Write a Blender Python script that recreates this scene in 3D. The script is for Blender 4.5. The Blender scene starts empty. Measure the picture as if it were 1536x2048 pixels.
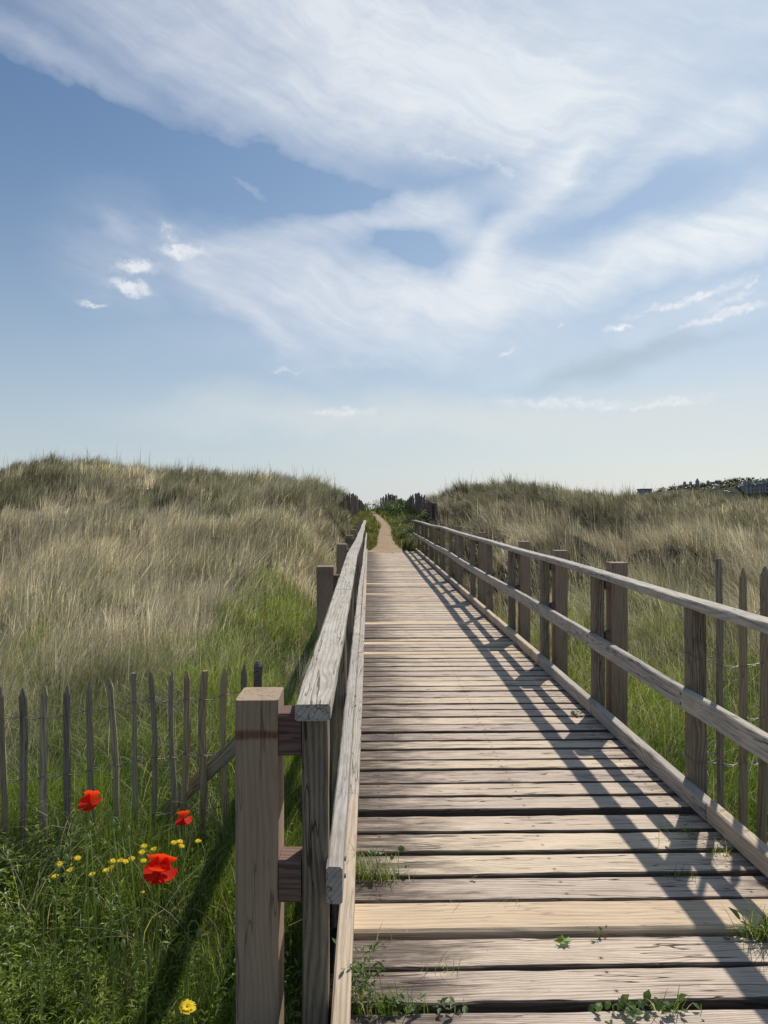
import bpy, math, random
import numpy as np
from mathutils import Vector, Matrix, Euler
random.seed(7); RNG = np.random.default_rng(11)
S = bpy.context.scene
COL = S.collection
R = math.radians

# ------------------------------------------------------------------ camera
F = 1420.0                       # focal length in photo pixels (1536 x 2048)
YAW, PITCH, CAMZ = R(-1.21), R(-0.24), 1.5
cd = bpy.data.cameras.new('camera'); cam = bpy.data.objects.new('camera', cd); COL.objects.link(cam)
cd.sensor_fit = 'VERTICAL'; cd.sensor_height = 36; cd.lens = 36 * F / 2048
cd.clip_start = 0.05; cd.clip_end = 12000
cam.location = (0, 0, CAMZ); cam.rotation_euler = (R(90) + PITCH, 0, YAW)
S.camera = cam
S.render.resolution_x = 768; S.render.resolution_y = 1024
_rot = Euler((R(90) + PITCH, 0, YAW)).to_matrix()

def ray(px, py):
    return _rot @ Vector(((px - 768) / F, (1024 - py) / F, -1))
def at(px, py, d):               # point of the place seen at a photo pixel, d metres along the walk
    r = ray(px, py); return Vector((0, 0, CAMZ)) + r * (d / r.y)

# ------------------------------------------------------------------ light
SUN_EL, SUN_AZ = R(46.5), R(29.5)      # azimuth to the right of the walking direction (+Y)
S.view_settings.view_transform = 'Standard'; S.view_settings.look = 'None'
S.view_settings.exposure = 0.25; S.view_settings.gamma = 1
sl = bpy.data.lights.new('sun', 'SUN'); sun = bpy.data.objects.new('sun', sl); COL.objects.link(sun)
sl.energy = 3.8; sl.angle = R(0.7); sl.color = (1.0, 0.93, 0.83)
sd = Vector((math.sin(SUN_AZ) * math.cos(SUN_EL), math.cos(SUN_AZ) * math.cos(SUN_EL), math.sin(SUN_EL)))
sun.rotation_euler = sd.to_track_quat('Z', 'Y').to_euler(); sun.location = sd * 60

class NT:                         # small node-tree helper
    def __init__(s, nt): s.nt = nt; nt.nodes.clear()
    def n(s, t, **k):
        nd = s.nt.nodes.new(t)
        for a, v in k.items(): setattr(nd, a, v)
        return nd
    def put(s, sock, v):
        if isinstance(v, bpy.types.NodeSocket): s.nt.links.new(v, sock)
        elif v is not None: sock.default_value = v
    def m(s, op, a, b=None, c=None, clamp=False):
        nd = s.n('ShaderNodeMath', operation=op, use_clamp=clamp)
        for i, v in enumerate((a, b, c)): s.put(nd.inputs[i], v)
        return nd.outputs[0]
    def v(s, op, a, b=None, sc=None):
        nd = s.n('ShaderNodeVectorMath', operation=op)
        s.put(nd.inputs[0], a); s.put(nd.inputs[1], b)
        if sc is not None: s.put(nd.inputs['Scale'], sc)
        return nd.outputs['Value'] if op in ('LENGTH', 'DISTANCE', 'DOT_PRODUCT') else nd.outputs[0]
    def noise(s, vec, scale, detail=3, rough=.5, dist=0, dim='3D', color=False):
        nd = s.n('ShaderNodeTexNoise', noise_dimensions=dim)
        s.put(nd.inputs['Vector'], vec); nd.inputs['Scale'].default_value = scale
        nd.inputs['Detail'].default_value = detail; nd.inputs['Roughness'].default_value = rough
        nd.inputs['Distortion'].default_value = dist
        return nd.outputs['Color' if color else 'Fac']
    def ramp(s, x, a, b, lo=0., hi=1., smooth=True):
        nd = s.n('ShaderNodeMapRange', interpolation_type='SMOOTHSTEP' if smooth else 'LINEAR')
        for i, q in enumerate((x, a, b, lo, hi)): s.put(nd.inputs[i], q)
        return nd.outputs[0]
    def mix(s, f, a, b, mode='MIX'):
        nd = s.n('ShaderNodeMix', data_type='RGBA', blend_type=mode)
        nd.clamp_factor = True
        s.put(nd.inputs[0], f)
        s.put(nd.inputs[6], a if not isinstance(a, tuple) else (*a, 1)); s.put(nd.inputs[7], b if not isinstance(b, tuple) else (*b, 1))
        return nd.outputs[2]
    def scale(s, vec, x, y, z):
        return s.v('MULTIPLY', vec, (x, y, z))

# ------------------------------------------------------------------ sky with clouds
world = bpy.data.worlds.new('World'); S.world = world; world.use_nodes = True
def build_world():
    T = NT(world.node_tree)
    STR = 0.1
    sky = T.n('ShaderNodeTexSky', sky_type='NISHITA'); sky.sun_disc = False
    sky.sun_elevation = SUN_EL; sky.sun_rotation = SUN_AZ
    sky.air_density = 1.0; sky.dust_density = 0.6; sky.ozone_density = 1.6; sky.altitude = 0
    tc = T.n('ShaderNodeTexCoord').outputs['Generated']
    sx = T.n('ShaderNodeSeparateXYZ'); T.put(sx.inputs[0], tc)
    az = T.m('ARCTAN2', sx.outputs[0], sx.outputs[1]); el = T.m('ARCSINE', sx.outputs[2])
    cb = T.n('ShaderNodeCombineXYZ'); T.put(cb.inputs[0], az); T.put(cb.inputs[1], el)
    P = cb.outputs[0]
    # domain warp so that every cloud edge is torn
    w1 = T.v('SUBTRACT', T.noise(P, 3.2, 3, .55, color=True), (.5, .5, .5))
    w2 = T.v('SUBTRACT', T.noise(T.scale(P, 1, 1.6, 1), 13, 4, .6, color=True), (.5, .5, .5))
    W = T.v('ADD', P, T.v('SCALE', w1, sc=.13)); W = T.v('ADD', W, T.v('SCALE', w2, sc=.045))
    w3 = T.v('SUBTRACT', T.noise(P, 40, 4, .62, color=True), (.5, .5, .5))
    WS = T.v('ADD', P, T.v('SCALE', w3, sc=.030)); WS = T.v('ADD', WS, T.v('SCALE', w2, sc=.012))
    def blob(vec, px, py, rx, ry, ang, amp, soft=0.0):
        r = ray(px, py).normalized()
        a, e = math.atan2(r.x, r.y), math.asin(r.z)
        kx = math.cos(a) ** 1.2 / max(.6, math.cos(e)) / F * 1.04; ky = math.cos(a) * math.cos(e) ** 2 / F
        mp = T.n('ShaderNodeMapping', vector_type='TEXTURE')
        T.put(mp.inputs[0], vec); mp.inputs['Location'].default_value = (a, e, 0)
        mp.inputs['Rotation'].default_value = (0, 0, R(-ang)); mp.inputs['Scale'].default_value = (rx * kx, ry * ky, 1)
        return T.ramp(T.v('LENGTH', mp.outputs[0]), 1.45, soft, 0, amp)
    big = [(110,135,230,42,17,.62),(430,165,330,105,13,.85),(760,120,430,150,8,1.1),(1010,215,330,125,12,.85),
           (700,10,520,80,0,.6),(1230,90,430,190,0,.55),(1370,290,300,46,-17,.75),(1110,330,130,46,-20,.7),
           (775,440,155,42,-12,1.25),(915,455,100,50,30,.9),(1040,440,165,42,-50,.78),(620,590,290,95,8,1.1),
           (880,625,290,72,0,.85),(500,520,150,50,-15,.45),(1130,565,280,62,-6,.85),(1370,505,270,58,-14,.85),
           (1520,430,180,80,-20,.7),(980,540,120,50,-20,.5),(490,640,150,30,32,.7),(800,700,420,40,0,.25),(1500,210,120,120,0,.3),
           (490,372,72,16,25,.55),(220,472,46,36,20,.5),(1500,30,70,20,10,.3)]
    m = None
    for b in big:
        q = blob(W, *b); m = q if m is None else T.m('ADD', m, q)
    hole = blob(W, 835, 530, 95, 42, 35, .60); m = T.m('SUBTRACT', m, hole)
    hole = blob(W, 560, 375, 430, 62, 12, .5); m = T.m('SUBTRACT', m, hole)
    # fine wisps drawn out along the wind
    rt = T.n('ShaderNodeMapping'); T.put(rt.inputs[0], W); rt.inputs['Rotation'].default_value = (0, 0, R(-24))
    wisp = T.noise(T.scale(rt.outputs[0], 1, 2.6, 1), 6.0, 8, .62, .35)
    wisp2 = T.noise(T.scale(P, 1, 1.3, 1), 2.3, 4, .5)
    wf = T.m('MULTIPLY_ADD', T.m('SUBTRACT', wisp, .5), 1.0, 1.0)
    wf = T.m('ADD', wf, T.m('MULTIPLY', T.m('SUBTRACT', wisp2, .5), 1.0))
    fb = T.n('ShaderNodeMapping', vector_type='POINT'); T.put(fb.inputs[0], T.v('ADD', P, T.v('SCALE', w1, sc=.14))); fb.inputs['Rotation'].default_value = (0, 0, R(18))
    fibre = T.noise(T.scale(fb.outputs[0], .55, 3.4, 1), 13, 8, .66, .15)
    wf = T.m('ADD', wf, T.m('MULTIPLY', T.m('SUBTRACT', fibre, .5), .80))
    cirr = T.m('MULTIPLY', m, wf)
    # stray thin cloud everywhere else in the sky
    rest = T.m('MULTIPLY', T.ramp(T.noise(T.scale(P, 1, 1.8, 1), 2.4, 6, .6, .5), .52, .8), T.ramp(T.m('ABSOLUTE', az), .75, 1.1))
    cirr = T.m('ADD', cirr, T.m('MULTIPLY', rest, .8))
    cirr = T.m('POWER', T.ramp(cirr, .0, 1.7, 0, .98, False), .72)
    halo = T.m('ADD', blob(W, 270, 530, 150, 110, 20, .32), blob(W, 1400, 620, 230, 60, -12, .30)); cirr = T.m('MAXIMUM', cirr, T.m('MULTIPLY', halo, T.m('MULTIPLY', fibre, 1.9)))
    small = [(272,533,42,19,-5,1.3),(365,503,52,14,-4,1.2),(258,575,48,15,8,1.1),(186,606,30,9,0,1.1),(336,468,30,22,50,.7),
             (1372,600,125,10,-13,1.1),(1450,630,110,10,-12,1.0),(1012,703,20,7,-25,.9),(1235,658,40,7,0,.9),
             (1500,566,20,10,-20,.8),(680,824,75,12,-3,.8),(1130,808,190,15,4,.75),(1330,808,110,9,-5,.8),(1465,600,60,10,-20,.6),
             (572,740,38,6,0,.6),(1116,648,8,5,0,.7),(900,315,110,10,14,.45),(1000,340,60,14,28,.55),(720,730,110,16,0,.3)]
    s_ = None
    for b in small:
        q = blob(WS, *b); s_ = q if s_ is None else T.m('MAXIMUM', s_, q)
    tex = T.ramp(T.m('ADD', T.m('MULTIPLY', fibre, .6), T.m('MULTIPLY', wisp2, .5)), .38, .68)
    puff = T.ramp(T.m('MULTIPLY', s_, T.m('MULTIPLY_ADD', T.noise(T.scale(P, 1, 1.35, 1), 42, 7, .78), 3.0, -.65)), .02, 1.1, 0, .85)
    # low pale bank and horizon milkiness
    low = T.m('ADD', blob(W, 1180, 835, 470, 60, 2, .60), blob(W, 640, 825, 360, 50, 0, .45))
    low = T.m('MULTIPLY', low, T.m('MULTIPLY_ADD', wisp, 1.6, .35))
    grey = T.m('MULTIPLY', blob(W, 1230, 722, 190, 28, -5, .62), T.m('MULTIPLY_ADD', wisp, .9, .4))
    hz = T.ramp(el, .50, -.02, 0, .97, False); hz = T.m('POWER', hz, 1.8)
    def cc(r, g, b): return (r * .86 / STR, g * .86 / STR, b * .86 / STR)
    base = T.mix(1.0, sky.outputs[0], (.63, .71, .74), 'MULTIPLY')
    # the air is brighter round the sun's side
    side = T.ramp(az, -.5, .65)
    col = T.mix(T.m('MULTIPLY', side, .16), base, cc(.50, .66, .76))
    col = T.mix(hz, col, T.mix(side, cc(.56, .61, .66), cc(.77, .755, .735)))
    col = T.mix(low, col, cc(.70, .73, .73))
    col = T.mix(grey, col, cc(.36, .45, .52))
    ccol = T.mix(side, cc(.60, .65, .76), cc(.72, .79, .85)); ccol = T.mix(T.m('MULTIPLY', tex, .70), ccol, T.mix(side, cc(.74, .77, .82), cc(.90, .92, .93)))
    col = T.mix(cirr, col, ccol)
    col = T.mix(puff, col, T.mix(T.noise(P, 60, 3, .5), cc(.60, .66, .74), cc(1.05, 1.03, 1.01)))
    bg = T.n('ShaderNodeBackground'); T.put(bg.inputs[0], col); bg.inputs[1].default_value = STR
    T.put(T.n('ShaderNodeOutputWorld').inputs[0], bg.outputs[0])
build_world()

# ------------------------------------------------------------------ terrain heights
def _hash(ix, iy, s):
    h = (ix * 374761393 + iy * 668265263 + s * 974634777) & 0xffffffff
    h = ((h ^ (h >> 13)) * 1274126177) & 0xffffffff
    return ((h ^ (h >> 16)) & 0xffff) / 65535.0
def vn(x, y, s=0):
    x = np.asarray(x, float); y = np.asarray(y, float)
    ix = np.floor(x).astype(np.int64); iy = np.floor(y).astype(np.int64)
    fx = x - ix; fy = y - iy; fx = fx * fx * (3 - 2 * fx); fy = fy * fy * (3 - 2 * fy)
    a = _hash(ix, iy, s); b = _hash(ix + 1, iy, s); c = _hash(ix, iy + 1, s); d = _hash(ix + 1, iy + 1, s)
    return (a * (1 - fx) + b * fx) * (1 - fy) + (c * (1 - fx) + d * fx) * fy
def fbm(x, y, s=0, o=3):
    r = 0; w = 1; t = 0
    for i in range(o): r = r + w * vn(x * 2 ** i, y * 2 ** i, s + i); t += w; w *= .5
    return r / t
def sst(a, b, x):
    t = np.clip((x - a) / (b - a), 0, 1); return t * t * (3 - 2 * t)
PYs = [24.0, 26, 28, 31, 34, 38, 42, 60]
PXs = [.66, .64, .63, .74, .48, .13, -.3, -1.5]
PWs = [.72,.46,.38,.32,.28,.24,.22,.2]
def pathx(y): return np.interp(y, PYs, PXs)
def pathz(y): return np.interp(y, [0, 18, 22, 24.2, 28, 31, 34, 38, 41, 48, 70], [-.62, -.58, -.3, -.03, .33, .68, 1.0, 1.32, 1.36, .6, -.5])
# silhouette of the dune crests: photo column -> photo row of the ground under the grass
SKX = [-400, -100, 0, 60, 130, 200, 300, 420, 500, 560, 620, 660, 690, 720, 745, 775, 830, 860, 900, 950, 1000, 1060, 1130, 1200, 1300, 1380, 1460, 1536, 1700, 2000]
SKY = [950, 948, 948, 938, 937, 940, 950, 960, 968, 972, 980, 988, 996, 1012, 1024, 1020, 1012, 1004, 990, 979, 975, 981, 990, 997, 1001, 1001, 1013, 1020, 1024, 1020]
CU = [(ray(a, 1000).x / ray(a, 1000).y) for a in SKX]
CV = [(1018 - b) / F for b in SKY]
def height(x, y):
    x = np.asarray(x, float); y = np.asarray(y, float)
    yy = np.maximum(y, 0.5); u = x / yy
    dc = 31 + 3 * np.sin(u * 7)                                  # crest distance along the walk
    crest = CAMZ + np.interp(u, CU, CV) * dc
    low = np.where(x < .8, -.42, -.45) - .12 * sst(1, 6, np.abs(x))
    low = low + (fbm(x * .9, y * .9, 3) - .5) * .16
    t = np.clip((y - 6.5) / (dc - 6.5), 0, 1)
    prof = t ** 1.05 * (1 - .10 * np.sin(t * math.pi))
    z = low + (crest - low) * prof
    hum = (fbm(x * .36 + 9, y * .26, 21, 3) - .5) * 2.0 + (fbm(x * .95, y * .6, 5, 2) - .5) * .9
    z = z + hum * sst(7, 15, y) * (1 - .75 * sst(.72, 1, t)) * .75
    z = z + (fbm(x * 1.5, y * 1.1, 33, 2) - .5) * .42 * sst(7, 10, y)
    back = np.maximum(y - dc - 3, 0)
    z = z - np.minimum(back * .16, 4.2) * 1.0
    # the walk's own corridor
    cx = np.where(y < 24.5, .78, pathx(y)); e = np.abs(x - cx) - np.where(y < 24.5, 1.1, np.interp(y, PYs, PWs) + .15)
    k = sst(0, np.where(y < 24.5, 1.7, np.where(x < cx, 1.5, 2.4)), e)
    k = np.where(y > 48, 1, k)
    pz = np.where(y < 24.2, np.minimum(pathz(y), low + 0 * y) * 1.0 + np.where(y > 18, pathz(y) - np.minimum(pathz(y), low), 0), pathz(y))
    z = pz * (1 - k) + z * k
    return np.where(y > 120, -3.0, np.where(y > 60, z * (1 - sst(60, 120, y)) - 3 * sst(60, 120, y), z))

# ------------------------------------------------------------------ object helpers
def tag(o, label=None, cat=None, group=None, kind=None):
    if label: o['label'] = label
    if cat: o['category'] = cat
    if group: o['group'] = group
    if kind: o['kind'] = kind
    return o
def empty(name, loc, label=None, cat=None, group=None):
    o = bpy.data.objects.new(name, None); COL.objects.link(o); o.location = loc; o.empty_display_size = .1
    return tag(o, label, cat, group)
def world_loc(o):
    v = Vector(o.location)
    while o.parent: o = o.parent; v += Vector(o.location)
    return v
def link(name, me, mat, parent=None, loc=(0, 0, 0), rot=None):
    o = bpy.data.objects.new(name, me); COL.objects.link(o)
    for m in (mat if isinstance(mat, (list, tuple)) else [mat]): me.materials.append(m)
    if parent: o.parent = parent; loc = Vector(loc) - world_loc(parent)
    o.location = loc
    if rot is not None: o.rotation_euler = rot
    return o
def np_mesh(name, V, faces_flat, counts, mat_idx=None, smooth=False, colors=None):
    me = bpy.data.meshes.new(name)
    V = np.asarray(V, np.float32); faces_flat = np.asarray(faces_flat, np.int32); counts = np.asarray(counts, np.int32)
    me.vertices.add(len(V)); me.vertices.foreach_set('co', V.ravel())
    me.loops.add(len(faces_flat)); me.loops.foreach_set('vertex_index', faces_flat)
    me.polygons.add(len(counts))
    st = np.zeros(len(counts), np.int32); st[1:] = np.cumsum(counts)[:-1]
    me.polygons.foreach_set('loop_start', st); me.polygons.foreach_set('loop_total', counts)
    if mat_idx is not None: me.polygons.foreach_set('material_index', np.asarray(mat_idx, np.int32))
    me.polygons.foreach_set('use_smooth', np.full(len(counts), smooth))
    if colors is not None:
        a = me.color_attributes.new('tint', 'FLOAT_COLOR', 'POINT')
        c = np.ones((len(V), 4), np.float32); c[:, :3] = colors; a.data.foreach_set('color', c.ravel())
    me.update(calc_edges=True); return me
class MB:                                       # collects loose faces into one mesh
    def __init__(s): s.V = []; s.Fc = []; s.C = []
    def add(s, vs, fs, c=None):
        b = len(s.V); s.V += [tuple(v) for v in vs]; s.Fc += [tuple(b + i for i in f) for f in fs]
        s.C += [c or (1, 1, 1)] * len(vs)
    def box(s, x0, x1, y0, y1, z0, z1, c=None):
        s.add([(x0,y0,z0),(x1,y0,z0),(x1,y1,z0),(x0,y1,z0),(x0,y0,z1),(x1,y0,z1),(x1,y1,z1),(x0,y1,z1)],
              [(0,3,2,1),(4,5,6,7),(0,1,5,4),(1,2,6,5),(2,3,7,6),(3,0,4,7)], c)
    def tube(s, pts, rad, n=6, c=None, cap=True):
        pts = [Vector(p) for p in pts]; vs = []; k = len(pts)
        for i, p in enumerate(pts):
            d = (pts[min(i + 1, k - 1)] - pts[max(i - 1, 0)]).normalized()
            a = d.orthogonal().normalized() if i == 0 else (a - d * a.dot(d)).normalized()
            b = d.cross(a); r = rad[i] if isinstance(rad, (list, tuple)) else rad
            for j in range(n):
                t = 2 * math.pi * j / n; vs.append(p + (a * math.cos(t) + b * math.sin(t)) * r)
        fs = [(i * n + j, i * n + (j + 1) % n, (i + 1) * n + (j + 1) % n, (i + 1) * n + j) for i in range(k - 1) for j in range(n)]
        if cap: fs += [tuple(range(n - 1, -1, -1)), tuple(range((k - 1) * n, k * n))]
        s.add(vs, fs, c)
    def build(s, name, mat, parent=None, loc=(0, 0, 0), smooth=False, rot=None):
        me = bpy.data.meshes.new(name); me.from_pydata(s.V, [], s.Fc); me.update()
        if smooth: me.polygons.foreach_set('use_smooth', [True] * len(me.polygons))
        a = me.color_attributes.new('tint', 'FLOAT_COLOR', 'POINT')
        a.data.foreach_set('color', [q for c in s.C for q in (*c, 1)])
        return link(name, me, mat, parent, loc, rot)

# ------------------------------------------------------------------ materials
def new_mat(name):
    m = bpy.data.materials.new(name); m.use_nodes = True; return m, NT(m.node_tree)
def finish(T, color, rough=.8, height=None, bump=.3, dist=.01, spec=.3, trans=None, extra=None):
    bs = T.n('ShaderNodeBsdfPrincipled'); T.put(bs.inputs['Base Color'], color if not isinstance(color, tuple) else (*color, 1))
    T.put(bs.inputs['Roughness'], rough); bs.inputs['Specular IOR Level'].default_value = spec
    if height is not None:
        b = T.n('ShaderNodeBump'); b.inputs['Strength'].default_value = bump; b.inputs['Distance'].default_value = dist
        T.put(b.inputs['Height'], height); T.put(bs.inputs['Normal'], b.outputs[0])
    out = bs.outputs[0]
    if trans is not None:
        tr = T.n('ShaderNodeBsdfTranslucent'); T.put(tr.inputs[0], trans[1]); mx = T.n('ShaderNodeMixShader')
        mx.inputs[0].default_value = trans[0]; T.put(mx.inputs[1], out); T.put(mx.inputs[2], tr.outputs[0]); out = mx.outputs[0]
    T.put(T.n('ShaderNodeOutputMaterial').inputs[0], out)

def wood(name, light, dark, crack=.6, knots=.5, stain=None, ring=1.0, moss=None, bump=.5, vary=.25, rust=None, stain_amt=.85, rc=.38, screws=False):
    """grain runs along local X; every board is its own object, so Object Info Random shifts the pattern"""
    m, T = new_mat(name)
    tc = T.n('ShaderNodeTexCoord').outputs['Object']
    rnd = T.n('ShaderNodeObjectInfo').outputs['Random']
    cmb = T.n('ShaderNodeCombineXYZ'); T.put(cmb.inputs[0], T.m('MULTIPLY', rnd, 173.0)); T.put(cmb.inputs[1], T.m('MULTIPLY', rnd, 71.0)); T.put(cmb.inputs[2], T.m('MULTIPLY', rnd, 31.0))
    P = T.v('ADD', tc, cmb.outputs[0])
    # knots
    vo = T.n('ShaderNodeTexVoronoi', feature='F1'); T.put(vo.inputs['Vector'], T.scale(P, 1.5, 5.2, .8)); vo.inputs['Scale'].default_value = 1
    kd = vo.outputs['Distance']; kn = T.ramp(kd, .34, .02); core = T.ramp(kd, .13, .05)
    sx = T.n('ShaderNodeSeparateXYZ'); T.put(sx.inputs[0], P)
    cross = T.m('ADD', sx.outputs[1], T.m('MULTIPLY', sx.outputs[2], .8))
    warp = T.noise(T.scale(P, .9, 6, 6), 1.5, 1, .5)
    g = T.m('MULTIPLY_ADD', cross, 420 * ring, T.m('MULTIPLY', warp, 38.0 * ring))
    g = T.m('ADD', g, T.m('MULTIPLY', kn, 22.0 * knots))
    g = T.m('ADD', g, T.m('MULTIPLY', T.noise(T.scale(P, 6, 60, 60), 1.5, 2, .6), 3.0))
    rings = T.m('MULTIPLY_ADD', T.m('SINE', g), .5, .5)
    rings = T.m('POWER', rings, 1.6)
    fine = T.noise(T.scale(P, 5, 120, 120), 1.0, 3, .7)
    fib = T.noise(T.scale(P, 22, 420, 420), 1.0, 2, .6)
    cr = T.noise(T.scale(T.v('ADD', P, T.v('SCALE', T.v('SUBTRACT', T.noise(P, 5, 2, .5, color=True), (.5, .5, .5)), sc=.012)), 1.3, 30, 30), 1.0, 2, .55, .2)
    crk = T.ramp(T.m('ABSOLUTE', T.m('SUBTRACT', cr, .48)), .017, .004)
    crk = T.m('MULTIPLY', crk, T.ramp(T.noise(T.scale(P, 1.0, 6, 6), 1.7, 2, .5), .40, .56))
    blot = T.noise(T.scale(P, 2.2, 9, 9), 1.5, 4, .6)
    f = T.m('MULTIPLY_ADD', rings, rc, T.m('MULTIPLY', fine, .50))
    f = T.m('ADD', f, T.m('MULTIPLY', T.m('SUBTRACT', blot, .5), .6))
    f = T.m('ADD', f, T.m('MULTIPLY', T.m('SUBTRACT', fib, .5), .6))
    col = T.mix(T.ramp(f, .12, .80, smooth=False), light, dark)
    mid = tuple((a * .45 + b * .55) for a, b in zip(light, dark))
    col = T.mix(T.m('MULTIPLY', core, .7 * knots), col, tuple(c * .5 for c in dark))
    # overall variation from board to board
    r2 = T.n('ShaderNodeTexWhiteNoise', noise_dimensions='1D'); T.put(r2.inputs['W'], rnd)
    br = T.m('MULTIPLY_ADD', r2.outputs[0], vary * 2, 1 - vary)
    bc = T.n('ShaderNodeCombineColor'); T.put(bc.inputs[0], T.m('MULTIPLY', br, 1.0)); T.put(bc.inputs[1], br); T.put(bc.inputs[2], T.m('MULTIPLY_ADD', T.m('SUBTRACT', br, 1), .6, 1.0))
    col = T.mix(1.0, col, bc.outputs[0], 'MULTIPLY')
    # specks of dirt and small holes
    sp = T.ramp(T.noise(P, 75, 2, .6), .70, .76)
    col = T.mix(T.m('MULTIPLY', sp, .5), col, tuple(c * .4 for c in dark))
    col = T.mix(T.m('MULTIPLY', crk, crack), col, (.018, .014, .011))
    so = T.n('ShaderNodeSeparateXYZ'); T.put(so.inputs[0], tc)
    if stain:                                   # black algae that creeps in from the board ends
        a = T.m('ADD', so.outputs[0], T.m('MULTIPLY', T.m('SUBTRACT', T.noise(T.scale(P, 3, 16, 16), 1.3, 4, .65), .5), 1.3))
        e1 = T.ramp(a, -.22, -.80); e2 = T.ramp(a, .62, 1.05)
        st = T.m('MULTIPLY', T.m('MAXIMUM', e1, e2), T.m('MULTIPLY_ADD', fine, 1.2, .4))
        patch = T.m('MULTIPLY', T.ramp(T.noise(T.scale(P, 1.4, 9, 9), 1.4, 4, .65), .56, .72), T.m('MULTIPLY_ADD', fine, .7, .1))
        st = T.m('MAXIMUM', st, T.m('MULTIPLY', patch, .38))
        col = T.mix(T.m('MULTIPLY', st, stain_amt), col, stain)
    if screws:
        ax = T.m('ABSOLUTE', so.outputs[0]); ax = T.m('MINIMUM', ax, T.m('ABSOLUTE', T.m('SUBTRACT', ax, .725))); ay = T.m('SUBTRACT', T.m('ABSOLUTE', T.m('ADD', so.outputs[1], T.m('MULTIPLY', T.m('SUBTRACT', rnd, .5), .02))), .045)
        dd = T.m('SQRT', T.m('ADD', T.m('MULTIPLY', ax, ax), T.m('MULTIPLY', ay, ay)))
        col = T.mix(T.ramp(dd, .016, .004, 0, .35), col, (.10, .07, .05)); col = T.mix(T.ramp(dd, .0048, .0036), col, (.035, .028, .024))
    if moss:
        mo = T.ramp(T.noise(T.scale(P, 4, 10, 10), 2.0, 4, .6), .46, .66)
        col = T.mix(T.m('MULTIPLY', mo, moss[3]), col, moss[:3])
    if rust:                                    # band of rust at a height (local x)
        q = T.m('ABSOLUTE', T.m('SUBTRACT', T.m('ADD', so.outputs[0], T.m('MULTIPLY', T.noise(tc, 24, 4, .7), .03)), rust))
        col = T.mix(T.m('MULTIPLY', T.ramp(q, .020, .006), T.m('MULTIPLY_ADD', fine, 1.5, -.05)), col, (.13, .032, .012))
    hgt = T.m('SUBTRACT', T.m('MULTIPLY_ADD', rings, -.25, T.m('MULTIPLY', fine, -.5)), T.m('MULTIPLY', crk, 1.6))
    finish(T, col, .85, hgt, bump, .004, .25)
    return m

M = {}
M['deck'] = wood('weathered_deck', (.70,.58,.455), (.30,.23,.178), crack=.9, knots=.8, stain=(.075,.057,.050), ring=1.25, vary=.14, bump=.9, rc=.24, screws=True)
M['deck_edge'] = wood('edge_grime_gap_shade', (.15,.12,.092), (.06,.048,.038), crack=.5, knots=.2, vary=.2)  # plank sides: algae grime, plus shade of the gaps put into the colour
M['deck_new'] = wood('fresh_deck', (.68,.53,.37), (.48,.36,.24), crack=.35, knots=.45, ring=.7, vary=.05, bump=.3)
M['rail'] = wood('silvered_rail', (.52,.485,.43), (.235,.20,.168), rc=.24, crack=.75, knots=.5, ring=.9, vary=.08, moss=(.17,.16,.10,.30))
M['kerb_old'] = wood('silvered_kerb', (.50,.455,.395), (.27,.23,.19), crack=.6, knots=.5, vary=.10)
M['kerb_new'] = wood('pale_kerb', (.58,.48,.365), (.38,.29,.20), crack=.25, knots=.9, ring=.8, vary=.05, bump=.3)
M['post'] = wood('brown_post', (.33,.255,.19), (.18,.135,.098), rc=.24, crack=.45, knots=.9, ring=.8, vary=.10, bump=.35)
M['post_rust'] = wood('brown_post_rust', (.40,.30,.21), (.255,.19,.13), crack=.45, knots=.9, ring=.9, vary=.02, bump=.5, rc=.20, rust=.705)
M['rail_post'] = wood('grey_rail_post', (.29,.235,.18), (.10,.08,.06), crack=.8, knots=.5, vary=.12, moss=(.11,.11,.055,.3))
M['block'] = wood('block', (.22,.145,.115), (.09,.06,.05), crack=.5, knots=.3, vary=.2)
M['dark_wood'] = wood('dark_wood', (.13,.105,.085), (.045,.037,.03), crack=.6, knots=.3)
M['picket'] = wood('paling', (.40,.34,.25), (.17,.14,.10), crack=.5, knots=.4, vary=.30, bump=.6)
M['picket_pale'] = wood('pale_paling', (.46,.37,.23), (.24,.18,.11), crack=.4, knots=.4, vary=.2, bump=.6)
M['picket_far'] = wood('far_paling', (.30,.26,.22), (.09,.075,.065), crack=.4, knots=.4, vary=.35)
def simple(name, c, rough=.6, spec=.3, metal=0):
    m, T = new_mat(name); finish(T, T.mix(T.noise(T.n('ShaderNodeTexCoord').outputs['Object'], 40, 3), tuple(k * .7 for k in c), tuple(min(1, k * 1.25) for k in c)), rough, spec=spec); return m
M['wire'] = simple('wire', (.16,.135,.115), .5, .5)
def leafmat(name, t=.4, rough=.55, spec=.35, gain=1.0, tt=(1.15, 1.2, .55)):
    m, T = new_mat(name)
    a = T.n('ShaderNodeAttribute', attribute_name='tint').outputs['Color']
    P = T.n('ShaderNodeTexCoord').outputs['Object']
    k = T.m('MULTIPLY_ADD', T.noise(P, 60, 2), .7, .65)
    cc = T.n('ShaderNodeCombineColor'); [T.put(cc.inputs[i], k) for i in range(3)]
    c = T.mix(1.0, a, cc.outputs[0], 'MULTIPLY')
    tc = T.mix(1.0, c, tuple(q * gain for q in tt), 'MULTIPLY')
    finish(T, c, rough, spec=spec, trans=(t, tc)); return m
M['grass'] = leafmat('grass_blade', .45, .50, .4, 1.3, (1.1, 1.1, .6))
M['marram'] = leafmat('marram_blade', .34, .50, .4, 1.0, (1.02, 1.0, .80))
M['leaf'] = leafmat('leaf', .45, .45, .45, 1.5)
m, T = new_mat('petal_red'); P = T.n('ShaderNodeTexCoord').outputs['Object']
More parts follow.
